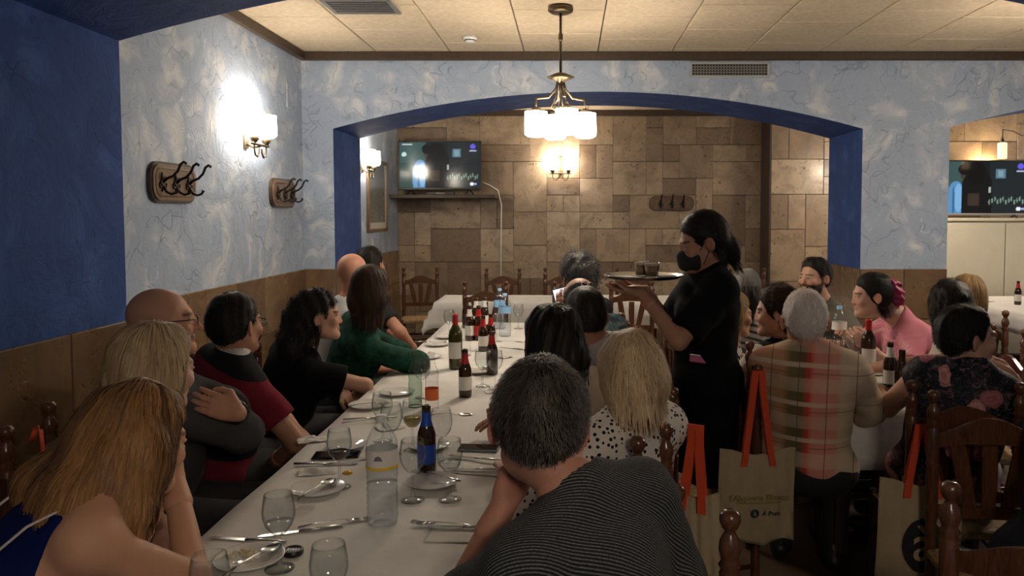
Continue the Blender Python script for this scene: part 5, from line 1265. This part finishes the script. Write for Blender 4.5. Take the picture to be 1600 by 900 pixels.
person('woman with short blonde bob and brown printed white blouse behind the auburn woman',(-1.42,2.02,.55),(-1.235,2.10,1.00),P_(244,578,2.1),25,62,-8,0,True,SKF,((.30,.20,.11),(.62,.47,.29)),'bob',
  dict(mat=M_P2,sleeve='elbow'),M_GREYTR,armR=((-1.3,1.80,.75),(-1.20,2.0,.67)),armL=((-1.35,2.35,.75),(-1.18,2.2,.67)),strands=2800,seed=5,hair_prims=[('ell',(0,-.03,-.035),(.098,.098,.085))],thick=.02,length=.09,flow=(0,.1,-1.0),width=.003,crown=(0,-.02,.13),q=2)
def watch(root,O,Ah,head,hs,P,arms):
    spectacles(M_BLACK)(root,O,Ah,head,hs,P,arms); S,E,W=arms['L']; d=unit(W-E); c=E+(W-E)*.84-O; M3=Vector(d).to_track_quat('Z','Y').to_matrix().to_4x4()
    wt=MB().lathe([(.037,-.012),(.040,0),(.037,.012)],18,(0,0,0),0,True,Matrix.Translation(c)@M3).build('wristwatch',M_BLACK,root)
    MB().lathe([(0,.0),(.019,0),(.020,.006),(.017,.009),(0,.009)],18,(0,0,0),0,True,Matrix.Translation(c+A_((.012,-.036,.012)))@Matrix.Rotation(R(75),4,'X')).build('watch_case',M_SILVER,wt)
person('bald man with glasses and moustache in a slate shirt, arms crossed',(-1.46,2.62,.55),P_(262,590,2.66),P_(254,503,2.66),22,27,2,0,False,(.52,.27,.18),((.05,.04,.035),(.2,.18,.16)),'none',
  dict(mat=M_P3,sleeve='long',collar=True,loose=.02,len=.62,fold=.005),M_DARKTR,armR=(P_(398,705,2.45),P_(372,655,2.85)),armL=(P_(420,652,2.80),P_(372,646,2.48)),handR=dict(n=(-1,0,0),curl=.3,d=(-.5,.6,.3)),handL=dict(n=(-.1,.9,-.3),curl=.25,d=(-.85,-.1,.35),spread=.05),q=2,strands=700,seed=7,girth=1.18,thick=.004,length=.02,moustache=(.16,.14,.13),nose=1.05,extra=watch,stubble=.22,hairline='male')
person('black haired man with glasses in a maroon, black and white striped polo',(-1.46,3.12,.55),P_(365,562,3.1),P_(369,508,3.1),48,68,0,0,False,(.40,.20,.125),BLK,'short',
  dict(mat=M_P4,kind='polo',sleeve='short',loose=.02,fold=.004),M_DARKTR,armR=(P_(456,664,2.95),P_(428,722,3.15)),armL=((-1.35,3.45,.76),(-1.2,3.3,.67)),q=2,strands=2200,seed=9,girth=1.12,thick=.014,length=.022,lift=.004,stubble=.8,extra=spectacles(M_BLACK))
person('woman in black with long curly dark hair, elbow on the table, looking right',(-1.44,3.72,.55),P_(466,548,3.72),P_(499,494,3.7),42,22,0,0,True,(.52,.30,.21),BLK,'long',
  dict(mat=M_P5,sleeve='short',len=.62,loose=.02),M_DARKTR,armR=(P_(592,604,3.70),P_(556,618,3.92)),armL=((-1.3,4.05,.76),(-1.15,3.9,.68)),q=2,strands=3000,seed=11,girth=1.2,thick=.016,hairline=[(-.12,-.30),(-.02,-.30),(.0,-.10),(.012,-.02),(.03,.01),(.045,.05),(.075,.082),(.12,.1)],
  hair_prims=[('ell',(0,-.095,-.04),(.085,.065,.11)),('ell',(.0,-.125,-.14),(.10,.06,.11)),('sub',(.085,.012,-.03),(.035,.03,.06)),('sub',(-.085,.012,-.03),(.035,.03,.06))],length=.09,flow=(0,-.7,-.7),curl=1.0,curlf=130,lump=.010,lumpf=95,fuzz=2.5,lift=.012)
person('brown bobbed woman in a dark green blouse seen from behind',(-1.30,4.22,.55),P_(566,508,4.12),P_(580,452,4.1),35,68,-4,0,True,SKF,BRN,'bob',
  dict(mat=M_P6,sleeve='long',loose=.022,fold=.005),M_DARKTR,armR=(P_(634,562,4.0),P_(612,560,4.3)),armL=((-1.05,4.5,.8),(-.92,4.35,.80)),strands=2200,seed=13,girth=1.12,thick=.018,hair_prims=[('ell',(0,-.03,-.06),(.108,.10,.105))],length=.09,flow=(0,0,-1.3),width=.003)
person('bald man in a white polo with grey collar beside the arch pillar',(-1.50,4.76,.55),P_(546,474,4.75),P_(552,426,4.75),30,62,0,0,False,(.58,.27,.18),((.1,.08,.07),(.25,.2,.18)),'none',
  dict(mat=M_P7,kind='polo',sleeve='short'),M_GREYTR,strands=300,seed=15,stubble=.2,hairline='male',thick=.004,length=.015,q=0,girth=1.1,extra=spectacles(M_BLACK))
person('dark haired guest half hidden behind the bald man in white, bare forearm lowered',(-1.50,5.44,.55),P_(590,452,5.35),P_(579,414,5.35),20,70,0,0,False,SKD,BLK,'short',
  dict(mat=M_P8,sleeve='short'),M_GREYTR,armR=(P_(628,520,5.0),P_(648,548,5.25)),q=0,strands=500,seed=17,thick=.014,length=.03)
# ---- right side of the long table
person('grey haired man in a dark finely striped shirt resting chin on hand, nearest the viewer',(.15,1.48,.55),(0.015,1.50,1.030),P_(840,664,1.53),132,100,-12,-4,False,(.50,.235,.165),((.018,.014,.011),(.13,.112,.095)),'short',
  dict(mat=M_R1,sleeve='short',loose=.02,fold=.005,h=.006,len=.8),M_DARKTR,armL=((-.225,1.52,.80),P_(786,790,1.58)),armR=((.30,1.55,.80),(.10,1.86,.79)),handL=dict(n=(.35,-.2,.1),d=(.35,.45,.6),curl=.75),q=2,strands=7000,seed=19,girth=1.04,thick=.012,length=.030,lift=.008,width=.0014,fuzz=1.3,curl=.35,curlf=40,flow=(.15,.1,-.15),hairline='male',stubble=.6,lump=.005)
person('elderly woman with short blonde hair in a white blouse with black dots',(.16,2.26,.55),P_(986,650,2.22),P_(983,588,2.22),128,118,-8,0,True,SKF,((.45,.29,.16),(.80,.62,.40)),'bob',
  dict(mat=M_R2,sleeve='elbow',loose=.018,fold=.004,vneck=.0),M_GREYTR,armL=((-.05,2.05,.80),(-.18,2.3,.80)),armR=((.2,2.55,.8),(-.08,2.6,.8)),q=2,strands=4200,seed=21,girth=1.02,thick=.022,hair_prims=[('ell',(0,-.035,-.035),(.092,.088,.088))],length=.07,flow=(0,-.1,-.8),curl=.45,curlf=25,width=.0022,lift=.006,lump=.006,lumpf=45,crown=(0,-.05,.12),hairline=[(-.12,-.125),(-.01,-.11),(.022,-.06),(.034,-.02),(.05,.045),(.08,.08),(.12,.095)])
person('woman with thick black hair in a beige blouse, hand clasped over the cloth',(.14,2.74,.55),P_(884,606,2.68),P_(862,536,2.66),150,128,-6,0,True,SK,BLK,'bob',
  dict(mat=M_R3,sleeve='elbow',loose=.02),M_DARKTR,armL=(P_(812,700,2.75),P_(789,672,2.66)),armR=((.1,3.0,.78),(-.22,2.92,.8)),handL=dict(n=(.2,.9,.1),d=(-.45,.25,.75),curl=.85,h=.004),strands=3800,seed=23,girth=1.1,q=2,thick=.022,hair_prims=[('ell',(0,-.035,-.05),(.108,.098,.105))],length=.09,flow=(0,-.1,-1),curl=.3,width=.003,lump=.007)
person('man with cropped dark hair in a pale grey shirt seen from behind',(.20,3.36,.55),P_(936,546,3.28),P_(913,494,3.25),148,112,-10,0,False,SKD,((.012,.010,.009),(.06,.05,.045)),'short',
  dict(mat=M_R4,sleeve='short',loose=.02),M_GREYTR,strands=1500,seed=25,thick=.006,length=.015,lift=.002,hairline='male',stubble=.5)
person('balding man in a teal patterned shirt looking at his lit phone',(.20,3.88,.55),P_(926,508,3.85),P_(905,472,3.84),140,112,-14,0,False,SK,((.02,.016,.014),(.10,.09,.08)),'bald',
  dict(mat=M_R5,sleeve='short',loose=.025,fold=.006),M_DARKTR,armL=((-.10,3.80,.84),P_(882,492,4.08)),handL=dict(n=(.2,.9,0),d=(-.1,.1,.9),curl=.5),strands=900,seed=27,thick=.007,length=.02)
person('guest with curly grey and black hair near the far end of the long table',(.16,4.50,.55),P_(910,480,4.45),P_(903,436,4.42),140,115,0,0,False,SKD,((.03,.028,.028),(.26,.25,.25)),'short',
  dict(mat=M_R6,sleeve='long'),M_DARKTR,q=0,strands=1800,seed=29,thick=.026,length=.05,curl=1.2,curlf=140,lift=.015,fuzz=3,lump=.010,lumpf=90,roots=(.13,.13,.135))
ph=empty('smartphone',P_(878,470,4.16),0,'lit white phone screen held up by the balding man','phone')
Mx=Matrix.Rotation(R(-14),4,'Y')@Matrix.Rotation(R(18),4,'X'); MB().box((-.037,.004,-.075),(.037,.012,.075),.003,0,Mx).build('case',M_BLACK,ph); MB().box((-.034,.0025,-.071),(.034,.004,.071),0,0,Mx).build('screen',emit('lit_phone_display',(.75,.85,1.0),1.1),ph)
# ---- waitress
def mask(root,O,Ah,head,hs,P,arms):
    F=Field((-.11,-.03,-.15),(.11,.16,.04),.005); F.ell((0,.046,-.055),(.064,.072,.064),k=0); F.cap((0,.10,-.03),(0,.105,-.075),.018,.016,k=.03); F.func(lambda X,Y,Z: np.maximum(np.maximum(.012-Y-.25*Z*0,Z+.008-.12*np.abs(X)*-1),-.118-Z)+0*X*Y); V,Q=F.mesh()
    o=bpy.data.objects.new('face_mask',np_mesh('face_mask',(V*hs)@Ah+head-O,Q,M_MASK)); link(o,root); G=lambda a,b,c: head+Ah.T@A_((a,b,c))*hs-O
    m=MB()
    for s in (-1,1): m.tube([G(s*.064,.03,-.025),G(s*.080,.005,.004),G(s*.088,-.02,.012),G(s*.086,-.028,-.01),G(s*.076,.0,-.045),G(s*.062,.03,-.085)],.0018,5)
    m.build('mask_loop',M_MASK,root)
M_MASK=simple('black_mask_cloth',(.012,.012,.013),.8)
person('waitress in black with a dark face mask standing and carrying a tray',(.60,3.30,.88),P_(1108,424,3.27),P_(1096,379,3.25),188,184,-16,0,True,(.44,.225,.15),BLK,'short',
  dict(mat=M_WT,sleeve='short',len=.85,loose=.022,fold=.004,vneck=.035,open=.01),M_WT,armL=(P_(1041,520,3.04),P_(1003,458,3.14)),armR=((.52,3.55,1.10),(.34,3.42,1.26)),handL=dict(n=(0,0,1),d=(-.9,.3,.1),curl=.15),handR=dict(n=(0,0,1),d=(-.9,-.2,.1),curl=.15),stand=True,q=2,girth=1.24,strands=3000,seed=31,thick=.015,length=.07,flow=(0,-1.2,-.3),crown=(0,.06,.10),hair_prims=[('ell',(0,-.112,-.055),(.045,.042,.050)),('ell',(0,-.118,-.10),(.026,.022,.04))],hairline=[(-.12,-.12),(-.08,-.09),(-.04,-.05),(.0,-.02),(.03,.0),(.05,.045),(.08,.08),(.12,.095)],extra=mask)
tp=P_(1006,438,3.22); tp[2]=1.335; tr=empty('serving_tray',tp,0,'round steel serving tray balanced on the hands of the waitress','tray')
MB().lathe([(0,.0),(.145,.0),(.150,.004),(.166,.012),(.168,.014),(.165,.010),(.150,.001),(.145,-.002),(0,-.002)],40,caps=False).build('tray',M_STEEL,tr)
M_COFFEE=simple('milky_coffee',(.30,.17,.08),.4); M_FOAM=simple('milk_foam',(.70,.60,.45),.8)
def cup(dx,dy,l):
    t=empty('coffee_glass',(tp[0]+dx,tp[1]+dy,tp[2]+.001),0,l,'coffee glass','coffee glasses on the tray'); MB().lathe([(0,.001),(.024,.001),(.026,.004),(.034,.062),(.0345,.068),(.033,.068),(.025,.006),(0,.005)],20,caps=False).build('glass',M_GLASS,t)
    MB().lathe([(0,.006),(.0245,.006),(.0315,.050),(0,.050)],20,caps=False).build('coffee',M_COFFEE,t); MB().lathe([(0,.0502),(.0318,.0502),(.0322,.060),(0,.062)],20,caps=False).build('foam',M_FOAM,t)
cup(-.005,.05,'coffee glass at the rear of the tray'); cup(.032,-.02,'coffee glass at the front of the tray')
o=MB().box((-.04,-.06,0),(.04,.06,.003),.001).build('paper_slip',M_PAPER,None,tp+A_((-.07,-.01,.001)),.5); tag(o,'folded paper slip on the tray beside the coffee glasses','paper')
o=MB().lathe([(0,.001),(.03,.001),(.045,.008),(.046,.01),(.0,.006)],24,caps=False).build('saucer',M_CERAM,None,tp+A_((.09,-.03,.001))); tag(o,'small white saucer on the right part of the tray','saucer')
ph=empty('smartphone',P_(1097,560,3.135),0,'pink edged phone sticking out of the hip pocket of the waitress','phone')
Mx=Matrix.Rotation(R(8),4,'Y')@Matrix.Rotation(R(-12),4,'X'); MB().box((-.052,-.004,-.020),(.052,.004,.012),.003,0,Mx).build('case',simple('pink_case',(.40,.03,.13),.4),ph); MB().box((-.052,-.0045,.008),(.052,.0045,.0125),.001,0,Mx).build('edge',M_SILVER,ph)
# ---- right hand table
person('white haired man in a pink plaid shirt seen from behind',(.98,3.16,.55),P_(1264,552,3.14),P_(1258,501,3.16),70,76,-6,0,False,(.52,.27,.20),((.82,.72,.69),(.95,.88,.85)),'short',
  dict(mat=M_A1,kind='polo',sleeve='elbow',loose=.026,fold=.005,h=.008),M_DARKTR,armR=(P_(1366,645,3.18),(1.28,3.50,.80)),armL=((.82,3.42,.80),(1.14,3.55,.80)),q=2,strands=3500,seed=33,girth=1.22,thick=.008,length=.016,lift=.004,width=.0016,stubble=.5)
person('dark haired woman in profile in a black and beige block top',(.98,3.90,.55),P_(1226,540,3.74),P_(1213,488,3.72),120,160,-4,0,True,SKF,BRN,'short',
  dict(mat=M_A2,sleeve='long'),M_DARKTR,strands=1800,seed=35,thick=.020,length=.06,flow=(0,-1,-.1),crown=(0,.05,.10),hair_prims=[('ell',(0,-.10,.02),(.05,.04,.055))],curl=.4,lump=.007)
person('woman with a fair fringe in profile behind the waitress',(.80,4.42,.55),P_(1134,540,4.15),P_(1146,492,4.10),10,14,-4,0,True,(.50,.27,.17),((.25,.15,.06),(.6,.42,.2)),'bob',dict(mat=M_A3,sleeve='long'),M_DARKTR,strands=1500,seed=37,thick=.016,hair_prims=[('ell',(0,-.035,-.04),(.088,.085,.09))],length=.08,flow=(0,0,-1))
person('guest with grey crown and dark tied hair beyond the woman in profile',(1.02,4.88,.55),P_(1166,505,4.78),P_(1166,452,4.75),70,80,0,0,True,SK,BLK,'bob',dict(mat=M_A4,sleeve='long'),M_DARKTR,q=0,strands=1500,seed=39,thick=.016,hair_prims=[('ell',(0,-.06,-.07),(.075,.07,.10))],length=.08,flow=(0,0,-1.2),roots=(.17,.16,.15))
person('bearded dark haired man in a grey green shirt at the end of the right table',(1.66,5.28,.55),P_(1286,478,5.10),P_(1272,434,5.06),235,212,0,0,False,(.46,.26,.18),BLK,'short',
  dict(mat=M_A5,kind='polo',sleeve='long'),M_DARKTR,armR=((1.35,5.0,.82),(1.45,4.72,.80)),armL=((1.95,5.05,.82),(1.66,4.70,.80)),strands=1500,seed=41,thick=.014,length=.03,lift=.012,beard=.95,stubble=.6)
def pony(root,O,Ah,head,hs,P,arms):
    F=Field((-.12,-.25,-.12),(.12,-.03,.14),.007); F.ell((0,-.125,.035),(.042,.045,.05),k=0); F.ell((0,-.155,-.02),(.035,.035,.055),k=.03); F.ripple(.010,110,4,4); V,Q=F.mesh(); o=bpy.data.objects.new('ponytail',np_mesh('ponytail',(V*hs)@Ah+head-O,Q,M_MAG)); link(o,root)
M_MAG=simple('magenta_hair',(.30,.018,.085),.5,var=.4,vscale=60)
person('woman in a pink tee with a magenta ponytail leaning over the table',(2.16,4.38,.55),P_(1406,500,4.34),P_(1360,462,4.30),172,176,-6,0,True,(.56,.33,.25),BLK,'short',
  dict(mat=M_A6,sleeve='short',loose=.022,fold=.005,len=.7),M_DARKTR,armL=(P_(1396,580,4.04),P_(1352,540,4.15)),armR=((1.75,4.62,.80),(1.60,4.42,.90)),handL=dict(n=(0,.9,.2),d=(-.6,.3,.6),curl=.7),strands=1800,seed=43,girth=1.25,thick=.013,length=.07,flow=(0,-1.2,.1),crown=(0,.07,.08),extra=pony)
person('black haired woman in a white top reaching over the right table',(1.98,3.80,.55),P_(1492,528,3.72),P_(1483,480,3.74),165,85,-6,0,True,SKD,BLK,'bob',
  dict(mat=M_A7,kind='tee',sleeve='cap'),M_WHTR,armL=(P_(1418,566,3.60),(1.50,3.92,.80)),strands=1800,seed=45,thick=.020,hair_prims=[('ell',(0,-.035,-.03),(.095,.092,.085))],length=.06,flow=(0,0,-.8),curl=.5,lump=.007)
person('fair haired guest half hidden behind the black haired woman',(2.42,4.95,.55),P_(1512,512,4.68),P_(1508,462,4.65),185,110,0,0,True,SK,((.16,.09,.035),(.42,.27,.12)),'long',dict(mat=M_A8,sleeve='long'),M_DARKTR,q=0,strands=1500,seed=47,thick=.018,hair_prims=[('ell',(0,-.04,-.06),(.095,.085,.13))],length=.10,flow=(0,0,-1.4))
person('woman with cropped black hair in a dark floral blouse, hand raised to her face',(1.46,2.98,.55),P_(1512,582,2.90),P_(1511,528,2.90),58,2,-2,0,True,(.50,.28,.20),BLK,'short',
  dict(mat=M_A9,sleeve='cap',loose=.02,h=.008,fold=.004,vneck=.0),M_WHTR,armR=(P_(1618,668,2.98),P_(1582,592,3.06)),armL=(P_(1402,660,2.98),(1.40,3.45,.80)),handR=dict(n=(-.7,.2,.1),d=(-.45,.3,.8),curl=.8),q=2,strands=3000,seed=49,girth=1.25,armr=1.15,thick=.012,length=.035,lift=.005,hairline='male',crop=True,stubble=.7)
# ------------------------------------------------------------------ bags and coats
def canvas(t,v=None): pass
M_CANV=simple('natural_canvas',(.42,.33,.21),.9,var=.08,vscale=9,bump=.35,bscale=260); M_STRAP=simple('orange_webbing',(.62,.065,.018),.75,bump=.2,bscale=300); M_GOLD=simple('gold_print',(.30,.23,.035),.7); M_NAVY=simple('navy_print',(.012,.016,.04),.7); M_BPR=simple('black_print',(.008,.008,.008),.7)
def tote(c,w,h,yaw,hang,label,kind):
    """c: centre of the top edge; hang: height of the strap loop above it"""
    t=empty('tote_bag',c,R(yaw),label,'bag','cream tote bags with orange handles'); n,m=18,22; V=[]
    rs=random.Random(int(w*1000)+len(label))
    for sgn in (-1,1):
        for i in range(n+1):
            for j in range(m+1):
                u=i/n*2-1; v=j/m; y=.022*(1-u*u)**.7*(math.sin(math.pi*(v*.85+.08)))**.8; fold=.006*math.sin(u*9+3*v+sgn)*v+.004*math.sin(u*17-5*v)
                sg=.014*math.cos(u*3.1)*(1-v)+(.012*math.sin(u*5+1)*v)
                V.append((u*w/2*(1+.04*v)-.010*v,sgn*y+fold-.0,-v*h-sg+.012))
    F=[];b2=(n+1)*(m+1)
    for s_ in (0,1):
        for i in range(n):
            for j in range(m):
                a=s_*b2+i*(m+1)+j; F.append((a,a+m+1,a+m+2,a+1))
    for i in range(n):
        a=i*(m+1)+m; F.append((a,a+m+1,b2+a+m+1,b2+a))
    for j in range(m): F.append((j,j+1,b2+j+1,b2+j)); a=n*(m+1)+j; F.append((a,a+1,b2+a+1,b2+a))
    MB().add(V,F,0,True).build('bag',M_CANV,t)
    for y in (-.006,.012):
        path=[(-w*.20,y-.018,-.04),(-w*.17,y-.012,.02),(-w*.07,y*.6,hang*.75),(-.012,y*.4,hang),(.012,y*.4,hang),(w*.06,y*.6,hang*.75),(w*.15,y-.012,.02),(w*.18,y-.018,-.04)]
        VV=[];FF=[]
        for i_,p_ in enumerate(path):
            for dx_,dy_ in ((-.013,-.001),(.013,-.001),(.013,.001),(-.013,.001)): VV.append((p_[0]+dx_,p_[1]+dy_,p_[2]))
        for i_ in range(len(path)-1):
            for k_ in range(4): a_=i_*4+k_; b_=i_*4+(k_+1)%4; FF.append((a_,b_,b_+4,a_+4))
        MB().add(VV,FF).build('handle',M_STRAP,t)
    def stick(me,x,z,name,y=-.026):
        o=bpy.data.objects.new(name,me); link(o,t); o.rotation_euler=(R(90),0,0); o.location=(x,y,z)
    if kind=='logo':
        stick(text_mesh("l'Alqueria Blanca",w*.118,M_GOLD,'lettering'),.0,-h*.45,'lettering',-.031); MB().prism([(w*.30*math.cos(R(a))*1,-h*.495+.008*math.sin(R(a))) for a in range(180,361,15)]+[(w*.28*math.cos(R(a)),-h*.49+.004*math.sin(R(a))) for a in range(360,179,-15)],-.031,-.029).build('underline',M_GOLD,t)
        MB().lathe([(0,0),(w*.055,0),(w*.055,.001),(0,.001)],24,(0,0,0),0,False,Matrix.Translation((-w*.06,-.031,-h*.62))@Matrix.Rotation(R(90),4,'X')).build('emblem',M_NAVY,t); stick(text_mesh('à',w*.10,M_CANV,'emblem_letter'),-w*.06,-h*.618,'emblem_letter',-.0325); stick(text_mesh('À Punt',w*.085,M_NAVY,'lettering'),w*.16,-h*.625,'lettering',-.031)
    elif kind=='part': stick(text_mesh('Blanca',w*.12,M_GOLD,'lettering'),w*.22,-h*.72,'lettering',-.03)
    elif kind=='big':
        MB().lathe([(w*.0,0),(w*.25,0),(w*.25,.001),(0,.001)],36,(0,0,0),0,False,Matrix.Translation((0,-.031,-h*.52))@Matrix.Rotation(R(90),4,'X')@Matrix.Scale(1.35,4,(0,1,0))).build('emblem',M_BPR,t); stick(text_mesh('à',w*.66,M_CANV,'emblem_letter'),-.0,-h*.51,'emblem_letter',-.0325)
    return t
c=P_(1184,710,2.96); tote(c,.30,.36,4,.33,'cream tote bag with printed lettering hanging by orange handles behind the plaid shirt','logo')
c=P_(1086,776,2.28); tote(c,.17,.30,-30,.22,'cream tote bag half hidden behind the chair posts and striped shirt','part')
c=P_(1440,758,2.70); tote(c,.29,.40,-4,.22,'cream tote bag with a large black emblem at the lower right','big')
o=MB().tube([P_(50,690,2.2),P_(56,668,2.2),P_(64,672,2.19),P_(70,730,2.19)],.014,8,flat=.2).build('bag_strap',M_STRAP); tag(o,'orange strap looped over the chair post at the left edge','strap')
def blob(name,label,cat,mat,prims,h=.010,rip=.004,freq=35,seed=1,extra=None):
    pts=A_([p[0] for p in prims]); r=max(max(p[1]) for p in prims); F=Field(pts.min(0)-r-.03,pts.max(0)+r+.03,h)
    for p in prims: F.ell(p[0],p[1],k=.05)
    F.ripple(rip,freq,seed,5); F.func(lambda X,Y,Z: .002-Z+0*X*Y); V,Q=F.mesh(); c=A_((pts[:,0].mean(),pts[:,1].mean(),0)); o=bpy.data.objects.new(name,np_mesh(name,V-c,Q,mat)); 
    t=empty(name,c,0,label,cat); o.name='cloth'; link(o,t); return t
M_COAT=C('navy_black_coat',(.010,.012,.018)); M_BAG=simple('black_bag_leather',(.008,.008,.009),.45)
jc=blob('coat','dark navy coat heaped on the chair at the lower right corner','coat',M_COAT,[((1.52,2.24,.66),(.16,.15,.20)),((1.46,2.22,.58),(.20,.16,.12)),((1.60,2.36,.86),(.14,.12,.16))],.012,.006,28,4)
MB().tube([(-.13,-.12,-.02+.62),(-.02,-.155,.60),(.10,-.14,.64)],.012,8).build('sleeve_fold',M_COAT,jc)
hb=blob('handbag','black bag hanging from the chair beside the waitress','bag',M_BAG,[((.63,3.28,.78),(.075,.06,.12)),((.625,3.27,.66),(.09,.07,.10))],.009,.003,40,6)
MB().tube([(-.03,-.02,.86),(-.01,.0,1.0),(.05,.03,.86)],.007,6).build('handle',M_BAG,hb)
bp=blob('backpack','dark backpack with green edging hung on the chair at the left edge','backpack',simple('dark_backpack_cloth',(.014,.017,.016),.7),[((-1.52,1.78,.80),(.08,.09,.12)),((-1.51,1.78,.68),(.09,.10,.12))],.009,.004,30,8)
MB().tube([(.0,-.09,.88),(.05,-.085,.84),(.085,-.05,.74),(.07,-.06,.62)],.006,6).build('green_piping',simple('green_piping',(.06,.12,.09),.6),bp); MB().box((-.05,-.01,.885),(.05,.03,.93),.008).build('orange_loop',M_STRAP,bp)
